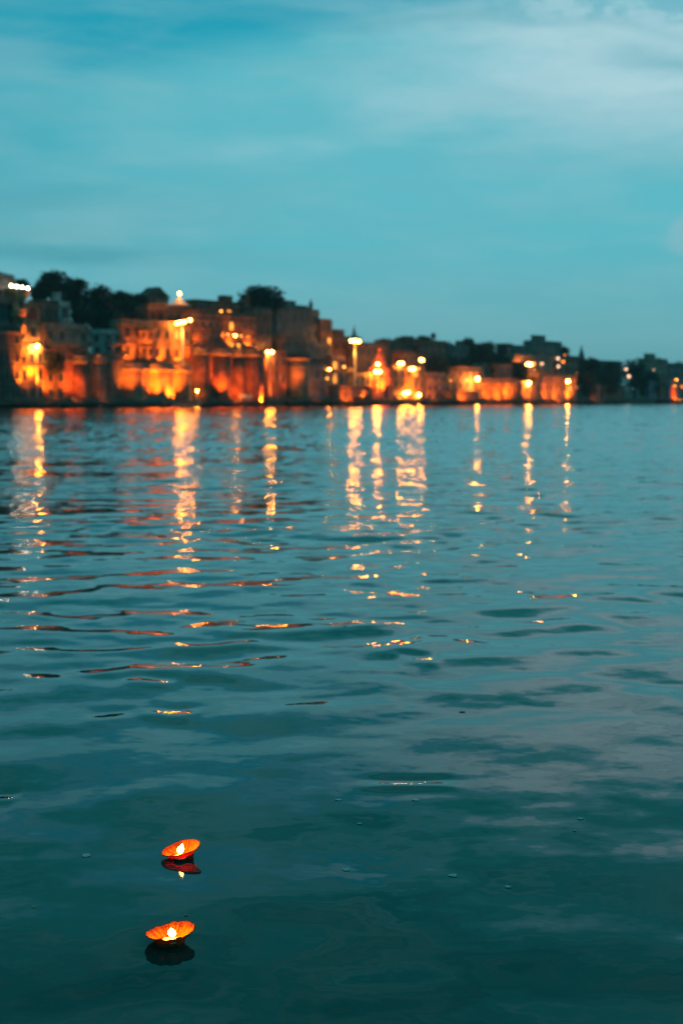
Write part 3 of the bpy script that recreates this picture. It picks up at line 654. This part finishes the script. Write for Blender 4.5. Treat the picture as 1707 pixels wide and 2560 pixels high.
# ------------------------------------------------------------------ lamps
LC = (1, .50, .15)
WARM, WHITEC, DIMC = (1, .255, .018), (1, .72, .48), (1, .40, .10)
def bulbmat(kind):
    return {'w': emis('sodium_bulb', WARM, LAMPL), 'c': emis('pale_bulb', WHITEC, LAMPL*.2), 'b': emis('bright_sodium_bulb', WARM, LAMPL*1.8), 'y': emis('amber_bulb', (1, .35, .05), LAMPL*.028), 'd': emis('dim_bulb', (1, .55, .33), LAMPL*.009), 'o': emis('orange_bulb', (1, .25, .02), LAMPL*.009)}[kind]
LAMPL = 380.
def lamp(label, pts, off, kind='w', r_=.2, base=True, wall=False, cat='street lamp', group='lit lamps along the bank', poler=.09, power=0, thick=None):
    cx = sum(p[0] for p in pts)/len(pts); Y = D(cx)+off; b0 = colpt(cx, Y); g = terrp(b0)-.2
    zs = [P(p[0], p[1], Y) for p in pts]; ztop = max(z.z for z in zs)
    if wall: g = min(z.z for z in zs)-.9
    nm = 'wall_lamp' if wall else ('lamp_mast' if len(pts) > 2 or poler > .15 else 'street_lamp')
    r = thing(nm, label, cat, (b0.x, b0.y, g), 0, group); T = Vector((b0.x, b0.y, g))
    zp = ztop-g
    if wall:
        MB().tube((0, .9, .2), (0, 0, .35), .05).tube((0, 0, .3), (0, 0, zp-r_*.5), .05).build('bracket', METAL(), r)
    else:
        MB().tube((0, .22, 0), (0, .22, zp+.3), poler*1.5, poler, 12).frustum((0, .22, 0), poler*3, poler*2.2, .35, 12).build('pole', plain('pale_painted_steel', (.5, .48, .45), .6), r)
    for z in zs:
        q = z-T
        hd = MB().tube((0, .22, q.z+r_*1.5), (q.x, .05, q.z+r_*1.5), .05).frustum((q.x, 0, q.z+r_*.75), r_*1.25, r_*.5, r_*.9, 14).build('lamp_head', METAL(), r)
        MB().ball((q.x, 0, q.z), r_, 2).build('bulb', bulbmat(kind), hd, True)
    if poler > .15:
        l = bpy.data.lights.new('mast_light', 'SPOT'); l.energy = 15000; l.color = (1, .42, .06); l.shadow_soft_size = .12; l.spot_size = math.radians(46); l.spot_blend = .8
        o = bpy.data.objects.new('mast_light', l); COL.objects.link(o); o.parent = r; o.location = (0, -.9, zp-.5); o.rotation_euler = Vector((0, .16, -1)).to_track_quat('-Z', 'Y').to_euler()
    if power:
        l = bpy.data.lights.new('lamp_light', 'SPOT'); l.energy = power; l.color = (1, .28, .04); l.shadow_soft_size = .25; l.spot_size = math.radians(140); l.spot_blend = 1
        o = bpy.data.objects.new('lamp_light', l); COL.objects.link(o); o.parent = r; o.location = (0, .3, min(q.z for q in zs)-g-.4); o.rotation_euler = Vector((-.6, .75, -.35)).to_track_quat('-Z', 'Y').to_euler()
    return r
G4 = 'row of four white lamps on the flared tower top'
for i, (x, y, l) in enumerate([(29, 714, 'leftmost white lamp of the row on the flared tower'), (43, 716, 'second white lamp of the row on the flared tower'), (56, 718, 'third white lamp of the row on the flared tower'), (70, 721, 'rightmost white lamp of the row on the flared tower')]):
    lamp(l, [(x, y)], 8.4, 'c', .17, wall=True, group=G4, power=0)
lamp('bright street lamp in front of the orange lit lower house at far left', [(94, 865)], 5.5, 'b', .27, power=9000)
lamp('tallest lamp mast with a cluster of heads in front of the floodlit palace', [(443, 808), (451, 806), (462, 804), (476, 800)], 6.0, 'w', .22, poler=.2, power=14000)
lamp('lamp on the tip of the white pyramid canopy', [(449, 734)], 17, 'w', .22, wall=True)
lamp('low white lamp near the waterline right of the tallest mast', [(493, 977)], 4.5, 'w', .18)
lamp('faint lamp at the water edge below the low white lamp', [(499, 1006)], 2.5, 'd', .14)
lamp('small orange lamp over the grey fort wall', [(247, 890)], 6.8, 'o', .18, wall=True)
lamp('faint lamp at the foot of the grey fort wall', [(245, 1011)], 2, 'd', .13)
lamp('tiny pale red lamp on the skyline above the palace trees', [(394, 724)], 50, 'd', .13)
lamp('orange lamp on the roof of the fort', [(553, 778)], 10.6, 'y', .2, wall=True)
for x, y, k, l in [(558, 834, 'o', 'first dim lamp of the row on the fort arcade'), (570, 836, 'y', 'second orange lamp of the row on the fort arcade'), (588, 839, 'w', 'only white lamp of the row on the fort arcade'), (603, 840, 'y', 'orange lamp right of the white one on the fort arcade'), (619, 842, 'y', 'last orange lamp of the row on the fort arcade')]:
    lamp(l, [(x, y)], 10.4, k, .17, wall=True, group='row of lamps on the fort arcade', power=900)
lamp('pair of bright white lamps over the rust red block', [(669, 880), (681, 880)], 6.5, 'b', .2, power=6000)
lamp('left amber lamp at the top of the lit fluted bastion', [(639, 900)], 4.6, 'y', .24, wall=True); lamp('right amber lamp at the top of the lit fluted bastion', [(656, 900)], 4.4, 'y', .24, wall=True)
lamp('white lamp at the corner of the long low grey wall', [(823, 923)], 8, 'w', .17); lamp('amber lamp just below the white lamp of the long grey wall', [(818, 946)], 8, 'y', .19)
lamp('amber lamp left of the second mast', [(860, 917)], 8, 'y', .24); lamp('dim orange lamp lower left of the second mast', [(838, 936)], 8, 'o', .2)
lamp('second lamp mast with two large heads under the small dark spire', [(878, 852), (886, 852), (897, 853)], 7, 'w', .3, poler=.2, power=9000)
lamp('upper round white lamp in front of the glowing temple', [(944, 910)], 6, 'w', .3, power=3000)
lamp('lower wide white lamp in front of the glowing temple', [(939, 929), (949, 929)], 5.5, 'b', .28, power=5000)
lamp('left wide lamp of the lamp cluster right of the temple', [(998, 908), (1006, 908)], 8, 'w', .28, power=2500)
lamp('central wide lamp of the lamp cluster right of the temple', [(1026, 922), (1034, 922)], 8, 'w', .28, power=2500)
lamp('highest lamp of the lamp cluster right of the temple', [(1051, 899), (1056, 900)], 9, 'w', .25)
lamp('dim amber lamp beside the central lamp of the cluster', [(1046, 921)], 8.6, 'y', .2)
lamp('lower left bright lamp near the water right of the temple', [(1011, 983), (1020, 981)], 6.5, 'w', .3, power=3500)
lamp('lower right bright lamp near the water right of the temple', [(1047, 987)], 6.5, 'w', .32, power=2500)
lamp('faint lamp at the waterline right of the lamp cluster', [(1104, 1005)], 3, 'd', .2)
lamp('dim orange lamp on the brown corner house', [(1126, 951)], 10, 'o', .28)
lamp('first single white lamp left of the long orange terrace', [(1193, 947)], 6.5, 'b', .38, power=9000)
lamp('double white lamp in front of the wide pink house', [(1318, 910), (1326, 911)], 14, 'w', .32, power=4000)
lamp('amber lamp touching the double white lamp', [(1334, 909)], 14.5, 'y', .26)
lamp('middle single white lamp on the right hand bank', [(1321, 958)], 6.5, 'b', .36, power=9000)
lamp('rightmost single white lamp before the dark tree belt', [(1415, 953), (1419, 953)], 6.5, 'b', .33, power=9000)
for x, y, o_, k, s_, l in [(1354, 909, 20, 'd', .4, 'dim lamp right of the double white lamp'), (1337, 942, 12, 'd', .25, 'faint lamp right above the middle single lamp'), (1394, 896, 18, 'd', .45, 'upper pale lamp of the small group on the brown house'), (1395, 916, 18, 'd', .4, 'lower pale lamp of the small group on the brown house'),
                     (1407, 904, 18, 'o', .45, 'orange lamp of the small group on the brown house'), (1411, 888, 24, 'o', .25, 'topmost faint orange lamp of the small group'), (1435, 908, 20, 'd', .5, 'pale lamp standing alone before the tree belt'), (1441, 934, 18, 'o', .3, 'dim reddish lamp below the lone pale lamp'),
                     (1440, 969, 9, 'o', .3, 'lowest orange lamp at the corner of the broad orange building'), (1564, 923, 12, 'd', .42, 'upper pale lamp before the tall round tree'), (1571, 941, 12, 'd', .5, 'lower pale lamp before the tall round tree'),
                     (1633, 924, 20, 'd', .22, 'very faint lamp on the distant pinkish house'), (1690, 949, 8, 'y', .32, 'upper amber lamp of the striped house'), (1685, 964, 8, 'y', .32, 'lower amber lamp of the striped house'),
                     (1704, 966, 8, 'o', .5, 'orange lamp at the right edge beside the striped house'), (1700, 1001, 4, 'y', .3, 'amber lamp near the water at the right edge'), (1692, 1000, 4, 'o', .35, 'red orange lamp near the water at the right edge')]:
    lamp(l, [(x, y)], o_, k, s_)

# ------------------------------------------------------------------ floodlights
def flood(label, px, off, aim_px, aim_py, aim_off, power, size=60, z=None, col=(1, .165, .005), blend=1.):
    Y = D(px)+off; p = colpt(px, Y); g = max(.3, terrp(p)) if z is None else z; p.z = g
    Ya = D(aim_px)+aim_off; tgt = colpt(aim_px, Ya); tgt.z = topz(aim_py, Ya)+1.8
    d = (tgt-(p+Vector((0, 0, .5)))).normalized()
    r = thing('floodlight', label, 'floodlight', p, 0, 'floodlights washing the walls')
    Q = d.to_track_quat('-Z', 'Y').to_matrix().to_4x4(); T = Matrix.Translation((0, 0, .5)) @ Q
    MB().box((0, 0, .12), (.5, .38, .26), M=T).box((0, 0, -.06), (.6, .48, .06), M=T).build('housing', METAL(), r)
    MB().tube((0, 0, -.2), (0, 0, .45), .05).build('stand', METAL(), r)
    l = bpy.data.lights.new('flood_beam', 'SPOT'); l.energy = power; l.color = col; l.spot_size = math.radians(size); l.spot_blend = blend; l.shadow_soft_size = .15
    o = bpy.data.objects.new('flood_beam', l); COL.objects.link(o); o.parent = r; o.matrix_local = T @ Matrix.Translation((0, 0, -.15))
FL = .85
for a in [
    ('floodlight under the flared yellow tower', 62, 4, 56, 800, 9, 75000, 50),
    ('floodlight before the orange box house', 90, 4, 86, 780, 10, 80000, 45),
    ('floodlight before the orange lower house at far left', 84, 2.5, 82, 900, 7, 4500, 90),
    ('floodlight at the left octagonal palace bastion', 318, 2.0, 322, 922, 8, 17000, 62),
    ('floodlight at the middle octagonal palace bastion', 388, 1.5, 385, 922, 8, 34000, 62),
    ('floodlight at the right octagonal palace bastion', 440, 1.5, 436, 922, 8, 26000, 62),
    ('long throw floodlight for the palace turret', 375, -1, 372, 860, 11, 36000, 38),
    ('floodlight for the palace upper wall behind the mast', 430, 0, 425, 850, 11, 26000, 60),
    ('floodlight at the second fluted bastion of the red fort', 556, 1.5, 550, 905, 8, 26000, 52),
    ('floodlight at the last fluted bastion of the red fort', 652, 1.5, 646, 905, 8, 42000, 46),
    ('floodlight washing the middle of the red fort front', 600, -1., 600, 930, 8, 9000, 110),
    ('floodlight aimed at the fort arcade', 570, -2, 575, 815, 11, 9000, 30),
    ('floodlight aimed at the round tower', 742, 1, 740, 925, 9, 24000, 36),
    ('floodlight below the glowing temple on its right', 962, 4, 955, 915, 10, 48000, 50),
    ('floodlight below the glowing temple on its left', 935, 4, 940, 925, 10, 30000, 60),
    ('floodlight before the low orange hall', 905, 4, 905, 950, 9, 9000, 70),
    ('floodlight before the orange lit house front', 1030, 3, 1030, 955, 10, 24000, 90),
    ('floodlight before the low terrace wall under the pink house', 1160, 1, 1160, 990, 7, 10000, 90),
    ('floodlight before the long orange terrace at its left', 1225, 2, 1225, 970, 9, 16000, 90),
    ('floodlight before the long orange terrace at its right', 1275, 2, 1270, 965, 9, 14000, 90),
    ('floodlight before the small orange house with a blue door', 1322, 2, 1322, 975, 9, 14000, 90),
    ('floodlight before the broad orange building at its left', 1370, 2, 1370, 970, 9, 16000, 90),
    ('floodlight before the broad orange building at its right', 1425, 2, 1418, 970, 9, 24000, 80),
    ('floodlight aimed at the red orange cube house', 1262, 4, 1260, 925, 15, 18000, 24),
    ('floodlight before the striped riverside house', 1690, 4, 1690, 970, 12, 8000, 90)]:
    a = list(a); a[6] *= FL; flood(*a)
for a in [  # extra wide floods, added to lift the ambient orange glow on the walls
    ('added floodlight before the tall brown brick house', 126, 5, 130, 800, 13, 8000, 100),
    ('added floodlight before the pink plastered house', 180, 4, 190, 850, 10, 7000, 110),
    ('added floodlight before the crumbling brick house', 142, 3, 142, 960, 8, 1800, 120),
    ('added floodlight before the reddish fort wall', 196, 1.5, 196, 950, 8, 1800, 110),
    ('dim added floodlight before the grey fort wall', 262, 1.5, 262, 960, 8, 500, 120),
    ('added floodlight washing the arcaded storey of the fort from the left', 505, -3, 510, 820, 11, 15000, 60),
    ('added floodlight washing the arcaded storey of the fort from the right', 615, -3, 615, 820, 11, 12000, 50),
    ('added floodlight before the rust red block', 692, 2, 692, 920, 9, 6000, 100),
    ('dim added floodlight before the long low grey wall', 795, 2, 795, 940, 9, 2200, 110),
    ('added floodlight behind the moored boats aimed at the patched houses', 728, 1, 730, 860, 15, 7000, 60),
    ('added floodlight before the brown riverside house', 872, 1, 875, 965, 8, 6000, 120),
    ('added floodlight on the hillside behind the second mast', 860, 22, 868, 870, 38, 5000, 110),
    ('added floodlight on the hillside behind the temple', 985, 18, 990, 880, 34, 7000, 110),
    ('added floodlight on the hillside above the lamp cluster', 1078, 16, 1080, 880, 34, 6000, 110),
    ('added floodlight before the pinkish grey house', 1088, 4, 1088, 960, 12, 4000, 120),
    ('added floodlight before the square pink house', 1172, 6, 1172, 950, 14, 8000, 110),
    ('added floodlight in the middle of the long orange terrace', 1250, 3, 1250, 975, 9, 9000, 120),
    ('added floodlight before the wide pink house', 1340, 14, 1340, 915, 24, 9000, 120),
    ('added floodlight in the middle of the broad orange building', 1398, 2, 1396, 975, 9, 10000, 120),
    ('dim added floodlight before the dark riverside sheds', 1490, 4, 1500, 985, 12, 1500, 130)]: flood(*a)
for lb, px, ay, pw in [('ledge floodlight under the upper palace wall at its left', 330, 850, 6500), ('ledge floodlight under the projecting palace turret', 372, 850, 7500), ('ledge floodlight under the upper palace wall in the middle', 405, 850, 7500), ('ledge floodlight under the upper palace wall next to the mast', 450, 850, 7500)]:
    flood(lb, px, 8.9, px, ay, 11.5, pw, 120, z=topz(918, D(px)+8)+.3)
for lb, px, ay, pw in [('ledge floodlight under the fort arcade at its left', 500, 820, 3000), ('ledge floodlight under the lit row of the fort arcade', 580, 820, 5000), ('ledge floodlight under the fort arcade at its right', 622, 820, 3600)]:
    flood(lb, px, 8.9, px, ay, 11.5, pw, 120, z=topz(878, D(px)+8)+.3)

# ------------------------------------------------------------------ boats
def hull(L, Bm, Hh, mat, par, name='hull'):
    b = bmesh.new(); ns, nr = 15, 7; rings = []
    for i in range(ns):
        t = i/(ns-1)*2-1; wv = Bm/2*max(.02, (1-abs(t)**2.6)); sheer = Hh*(1+.55*t*t); keel = -.25*Hh+.45*Hh*abs(t)**3
        rings.append([b.verts.new((t*L/2, wv*math.sin(a)*(.75+.25*abs(math.sin(a))), keel+(sheer-keel)*(1-math.cos(a)) if abs(a) < PI/2 else sheer)) for a in [(-1+2*j/(nr-1))*PI/2 for j in range(nr)]])
    for p, q in zip(rings, rings[1:]):
        for j in range(nr-1): b.faces.new((p[j], q[j], q[j+1], p[j+1]))
    b.faces.new(rings[0]); b.faces.new(rings[-1][::-1])
    m = MB(); m.b.free(); m.b = b; geom = bmesh.ops.solidify(b, geom=b.faces[:], thickness=.06)
    return m.build(name, mat, par)
def boat(label, px, dy, L, Hh, mat, yawd=0, canopy=None, name='rowing_boat'):
    Y = D(px)-dy; p = colpt(px, Y)
    r = thing(name, label, 'boat', (p.x, p.y, 0), BYAW-math.radians(10)+math.radians(yawd), 'wooden boats moored at the bank')
    h = hull(L, L*.22, Hh, mat, r)
    for k in (-.25, 0, .25): MB().box((L*k, 0, Hh*.72), (.28, L*.18, .05)).build('bench', plain('boat_wood', (.07, .045, .03)), r)
    if canopy:
        MB().box((0, 0, Hh+1.25), (L*.42, L*.19, .08)).box((0, L*.095, Hh+.95), (L*.42, .04, .55)).box((0, -L*.095, Hh+.95), (L*.42, .04, .55)).build('canopy_cloth', canopy, r)
        b = MB()
        for sx in (-.2, .2):
            for sy in (-.085, .085): b.tube((L*sx, L*sy, Hh*.4), (L*sx, L*sy, Hh+1.25), .04)
        b.build('canopy_frame', METAL(), r)
bw, bb, bp_ = plain('dark_hull', (.03, .025, .022), .6), plain('brown_hull', (.09, .05, .03), .6), plain('pale_hull', (.5, .48, .44), .6)
for a in [('dark moored boat in front of the unlit building at far left', 18, 3, 9, .6, bw, 0), ('brown moored boat under the bright far left lamp', 110, 3, 8, .5, bb, 6), ('dark long boat moored before the reddish fort wall', 188, 3, 10, .55, bw, -4),
          ('dark boat moored before the grey fort wall', 268, 3.5, 8, .5, bw, 4), ('boat with a turquoise canopy before the floodlit palace', 386, 4, 7, .5, bw, -50, plain('turquoise_tarp', (.02, .30, .34))),
          ('pale boat lit orange at the foot of the tallest lamp mast', 456, 3.5, 7.5, .6, bp_, -35), ('dark boat moored right of the pale boat', 520, 3.5, 8, .55, bw, 0), ('dark boat moored before the fluted bastions', 580, 3.2, 8, .5, bw, 5),
          ('brown boat moored left of the paired lamps reflection', 645, 3, 7, .5, bb, -6), ('black moored boat below the round lit tower', 745, 3.4, 9, .6, bw, 3), ('black moored boat below the long grey wall', 800, 3.6, 9, .7, bw, -5),
          ('dark boat moored below the brown riverside house', 862, 3, 9, .6, bw, 0), ('black boat drifting just off the bank right of the lamp cluster', 1136, 14, 11, .8, bw, -38), ('dark boat moored before the long orange terrace', 1245, 4, 11, .6, bw, 0),
          ('dark boat moored before the broad orange building', 1375, 4, 11, .6, bw, 4), ('low boat moored before the dark tree belt', 1540, 8, 10, .5, bw, -20), ('black boat off the bank near the striped house', 1676, 22, 11, .9, bw, -40),
          ('short brown boat pulled up under the paired dark boats at far left', 62, 2.5, 6, .5, bb, 12), ('pale small boat moored between the two fort walls', 228, 2.6, 5.5, .45, bp_, -14), ('brown boat drawn up under the left palace bastion', 330, 2.8, 7, .5, bb, 8),
          ('dark covered boat below the brown riverside house', 905, 4.2, 9, .6, bw, -20, plain('faded_red_tarp', (.22, .05, .04))), ('brown boat moored under the lowest lamps of the cluster', 1000, 4, 9, .55, bb, 10), ('dark boat moored under the low orange wall', 1075, 3.5, 9, .6, bw, -8),
          ('covered dark boat below the small orange house', 1312, 5, 10, .6, bw, -16, plain('blue_tarp', (.04, .09, .16))), ('small dark boat off the far dim steps', 1455, 6, 9, .6, bw, -24)]: boat(*a)

# ------------------------------------------------------------------ floating leaf lamps
def leafbowl_mat(name, inner, outer, trans):
    m, n, out = newmat(name); g = n.n('ShaderNodeNewGeometry'); co = n.n('ShaderNodeTexCoord').outputs['Object']
    x, y, z = n.sep(co); ang = n.m('ARCTAN2', y, x)
    rib = n.noise(n.xyz(n.m('MULTIPLY', n.m('SINE', ang), 6.), n.m('MULTIPLY', n.m('COSINE', ang), 6.), n.m('MULTIPLY', z, 8.)), 1.6, 5., .65)
    spot = n.noise(co, 60., 4., .6)
    rad = n.vm('LENGTH', n.xyz(x, y, 0.)); inner = n.mix(n.ss(n.m('MULTIPLY_ADD', rib, .02, rad), .066, .082), inner, (.55, .07, .01, 1))
    ci = n.mix(n.ss(rib, .46, .64), inner, (.30, .025, .004, 1)); ci = n.mix(n.ss(spot, .54, .66, 0., .7), ci, (.12, .012, .003, 1))
    c = n.mix(g.outputs['Backfacing'], ci, outer)
    d = n.n('ShaderNodeBsdfDiffuse'); n.inp(d.inputs[0], ci); t = n.n('ShaderNodeBsdfTranslucent'); n.inp(t.inputs[0], outer)
    gl = n.n('ShaderNodeBsdfGlossy'); gl.inputs['Roughness'].default_value = .35; gl.inputs[0].default_value = (.6, .5, .4, 1)
    mx = n.n('ShaderNodeMixShader'); mx.inputs[0].default_value = trans; n.t.links.new(d.outputs[0], mx.inputs[1]); n.t.links.new(t.outputs[0], mx.inputs[2])
    m2 = n.n('ShaderNodeMixShader'); m2.inputs[0].default_value = .04; n.t.links.new(mx.outputs[0], m2.inputs[1]); n.t.links.new(gl.outputs[0], m2.inputs[2])
    n.t.links.new(m2.outputs[0], out.inputs['Surface']); return m
def diya(label, px, py, wid, tilt, tdir, seed, pleat, flame_off, fh):
    rs = random.Random(seed); p = onwater(px, py)
    r = thing('floating_lamp', label, 'oil lamp', (p.x, p.y, float(wave(p.x, p.y))-.001), rs.uniform(0, .2), 'leaf bowl lamps floating on the river')
    Rt = Matrix.Rotation(math.radians(tilt), 4, Vector((math.cos(tdir), math.sin(tdir), 0)))
    R_ = wid/2; seg = 96; phs = [rs.uniform(0, 6.28) for _ in range(6)]
    def shape(a, t):   # t 0 centre .. 1 rim
        rim = 1+.035*math.sin(2*a+phs[0])+.03*math.sin(3*a+phs[1])+.010*math.sin(7*a+phs[2])*pleat
        rr = R_*(t**.8)*(1+(rim-1)*t)*(1+pleat*.010*math.sin(17*a+phs[3])*t)
        z = .011+.026*(max(0, (t-.42)/.58)**1.25)+pleat*.0013*math.sin(17*a+phs[4])*t*t+.004*t**3*math.sin(2*a+phs[5])*(.5+.5*pleat)+.0011*t*math.sin(9*a)*pleat+.0006*t*math.sin(5*a+1)
        return rr*math.cos(a), rr*math.sin(a), z
    def lay(nt, fn, name, mat, thick, par):
        b = bmesh.new(); c0 = b.verts.new(Rt @ Vector(fn(0, 0.0))); prev = None
        for i in range(1, nt+1):
            t = i/nt; ring = [b.verts.new(Rt @ Vector(fn(2*PI*j/seg, t))) for j in range(seg)]
            for j in range(seg):
                if prev is None: b.faces.new((c0, ring[j], ring[(j+1) % seg]))
                else: b.faces.new((prev[j], ring[j], ring[(j+1) % seg], prev[(j+1) % seg]))
            prev = ring
        me = bpy.data.meshes.new(name); b.to_mesh(me); b.free(); me.materials.append(mat); me.polygons.foreach_set('use_smooth', [True]*len(me.polygons))
        o = bpy.data.objects.new(name, me); COL.objects.link(o); o.parent = par
        s = o.modifiers.new('thick', 'SOLIDIFY'); s.thickness = thick; s.offset = -1
        return o
    bowl = lay(14, shape, 'leaf_bowl', leafbowl_mat('dry_leaf_%d' % seed, (.9, .29, .008, 1), (.75, .05, .01, 1), .10 if pleat > .5 else .36), .0011, r)
    MB().lathe([(R_*.50, -.012), (R_*.54, -.004), (R_*.585, .0085), (R_*.56, .009), (R_*.5, .002)], 40, (0, 0, 0), lambda a, z: 1+.02*math.sin(5*a+seed)).build('foot', leafbowl_mat('foot_leaf_%d' % seed, (.4, .06, .01, 1), (.6, .03, .01, 1), .1 if pleat > .5 else .3), r, True).matrix_local = Rt @ Matrix.Translation((0, 0, .002))
    # stitched rim fold
    def rimfn(a, t):
        x, y, z = shape(a, .93+.08*t); return x*(1+.012*t), y*(1+.012*t), z+.0015-.003*t*t
    b = bmesh.new(); rings = [[b.verts.new(Rt @ Vector(rimfn(2*PI*j/seg, t))) for j in range(seg)] for t in (0, .5, 1)]
    for q0_, q1_ in zip(rings, rings[1:]):
        for j in range(seg): b.faces.new((q0_[j], q1_[j], q1_[(j+1) % seg], q0_[(j+1) % seg]))
    mm = MB(); mm.b.free(); mm.b = b; o = mm.build('folded_rim', plain('red_leaf', (.45, .06, .015), .6), bowl, True); s = o.modifiers.new('thick', 'SOLIDIFY'); s.thickness = .0015
    # wax cup, wick, flame
    wax = Vector((flame_off[0], flame_off[1], .011))
    MB().lathe([(.018, 0), (.023, .0015), (.026, .004), (.024, .005), (.014, .0045), (.004, .004)], 24, Rt @ (wax+Vector((0, -.006, 0))), lambda a, z: 1+.1*math.sin(3*a)).build('wax_cup', plain('ghee_wax', (.8, .72, .55), .4), r, True)
    MB().tube(Rt @ (wax+Vector((0, 0, .007))), Rt @ (wax+Vector((.004, 0, .018))), .0018, .0012).build('wick', plain('burnt_wick', (.02, .015, .01)), r)
    fb = Rt @ (wax+Vector((.003, 0, .013)))
    fl = MB().lathe([(.0015, 0), (.0080, .003), (.0118, .008), (.0108, .014), (.0065, .019), (.0028, .023), (.0004, .026)], 20, fb, zs=fh).build('flame', emis('flame', (1, .39, .035), 130.), r, True)
    for v in fl.data.vertices: v.co.x += .006*((v.co.z-fb.z)/.03)**2*(1 if seed % 2 else -1)
    for k in range(9 if pleat > .5 else 6):
        a = rs.uniform(0, 2*PI); rr = rs.uniform(.018, .042); q = Vector(shape(a, (rr/R_)**1.25))+Vector((0, 0, .002))
        T = Matrix.Translation(Rt @ q) @ Matrix.Rotation(rs.uniform(0, 6.28), 4, 'Z') @ Matrix.Rotation(rs.uniform(-.6, .6), 4, 'X') @ Matrix.Diagonal((1, .6, .22, 1))
        bb_ = MB(); bb_.ball((0, 0, .004), rs.uniform(.007, .011), 2, M=T); bb_.build('petal', plain('marigold' if k % 2 else 'rose_petal', (.75, .22, .01) if k % 2 else (.35, .01, .01), .6), r, True)
diya('smooth leaf bowl lamp with its right side raised, farther of the two floating lamps', 458, 2139, .140, 14, -PI/2+.2, 3, .05, (-.006, -.024), 1.35)
diya('crinkled leaf bowl lamp with pleated rim, the nearer of the two floating lamps', 428, 2362, .146, 6, -PI/2-.3, 8, 1., (.004, -.014), .95)

# ------------------------------------------------------------------ petals and specks on the water
def speck(label, px, py, s, col, rot, grp='pale petals and scraps drifting on the water'):
    p = onwater(px, py); b = bmesh.new(); k = 10; s *= .78; rs = random.Random(int(px+py)); c0 = b.verts.new((0, 0, .0018)); ring = []
    for i in range(k):
        a = 2*PI*i/k; rr = s*(1+.3*rs.uniform(-1, 1)); ring.append(b.verts.new((rr*1.5*math.cos(a), rr*1.5*math.sin(a), .0005+.0015*abs(math.cos(a)))))
    for i in range(k): b.faces.new((c0, ring[i], ring[(i+1) % k]))
    ex = bmesh.ops.extrude_face_region(b, geom=b.faces[:]); 
    for v in ex['geom']:
        if isinstance(v, bmesh.types.BMVert): v.co.z -= .0012
    m = MB(); m.b.free(); m.b = b; o = m.build('petal', plain('petal_%d_%d_%d' % tuple(int(x*99) for x in col), col, .6), None, loc=(p.x, p.y, float(wave(p.x, p.y))+.0012)); o.rotation_euler = (0, 0, rot); tag(o, label, 'petal', grp)
Wc, Bc = (.75, .72, .68), (.5, .55, .52)
for a in [('white petal floating just below the bright ripple glint', 1040, 2001, .013, Wc, .1), ('thin pale scrap left of the petal below the ripple glint', 846, 2001, .010, Wc, .3), ('tiny pale speck between the glint and the scattered petals', 898, 2058, .007, Wc, 0.),
          ('pale petal floating far left of the farther leaf lamp', 217, 2138, .013, Bc, 0.), ('rounded petal in the middle of the dark foreground water', 865, 2174, .012, Bc, .2), ('pale petal right of the rounded middle petal', 1132, 2188, .012, Bc, -.1),
          ('small petal lowest on the right side of the foreground', 1270, 2215, .009, Bc, 0.), ('small pale petal in the upper right of the foreground water', 1451, 2048, .011, Bc, .1), ('tiny speck right of the small upper right petal', 1436, 2078, .006, Bc, 0.),
          ('tiny reddish speck just above the nearer leaf lamp', 465, 2295, .004, (.5, .2, .15), 0.), ('tiny yellowish speck at the left of the foreground', 86, 2269, .004, (.6, .5, .2), 0.), ('dark red speck drifting in mid water', 862, 1571, .012, (.15, .02, .01), 0.),
          ('dark twig piece drifting in mid water right of centre', 1155, 1778, .012, (.02, .015, .01), .05)]: speck(*a)

# ------------------------------------------------------------------ render settings
SC.view_settings.view_transform = 'Standard'; SC.view_settings.look = 'None'; SC.view_settings.exposure = 0; SC.view_settings.gamma = 1
SC.render.engine = 'CYCLES'; SC.cycles.use_denoising = True; SC.cycles.max_bounces = 6; SC.cycles.diffuse_bounces = 2; SC.cycles.glossy_bounces = 3
SC.cycles.sample_clamp_indirect = 8; SC.cycles.sample_clamp_direct = 0; SC.cycles.caustics_reflective = False; SC.cycles.caustics_refractive = False
SC.cycles.use_light_tree = True

# ------------------------------------------------------------------ evening haze over the river
if HAZE:
    b = MB().box((500, 3000, 15.5), (140000, 22000, 37)); m, n, out = newmat('evening_haze')
    v = n.n('ShaderNodeVolumePrincipled'); v.inputs['Color'].default_value = (.55, .85, .9, 1); v.inputs['Density'].default_value = HAZE; v.inputs['Anisotropy'].default_value = .2
    n.t.links.new(v.outputs[0], out.inputs['Volume']); o = b.build('haze', m); tag(o, 'thin blue evening haze over the river', 'haze', kind='stuff')
    SC.cycles.volume_bounces = 0
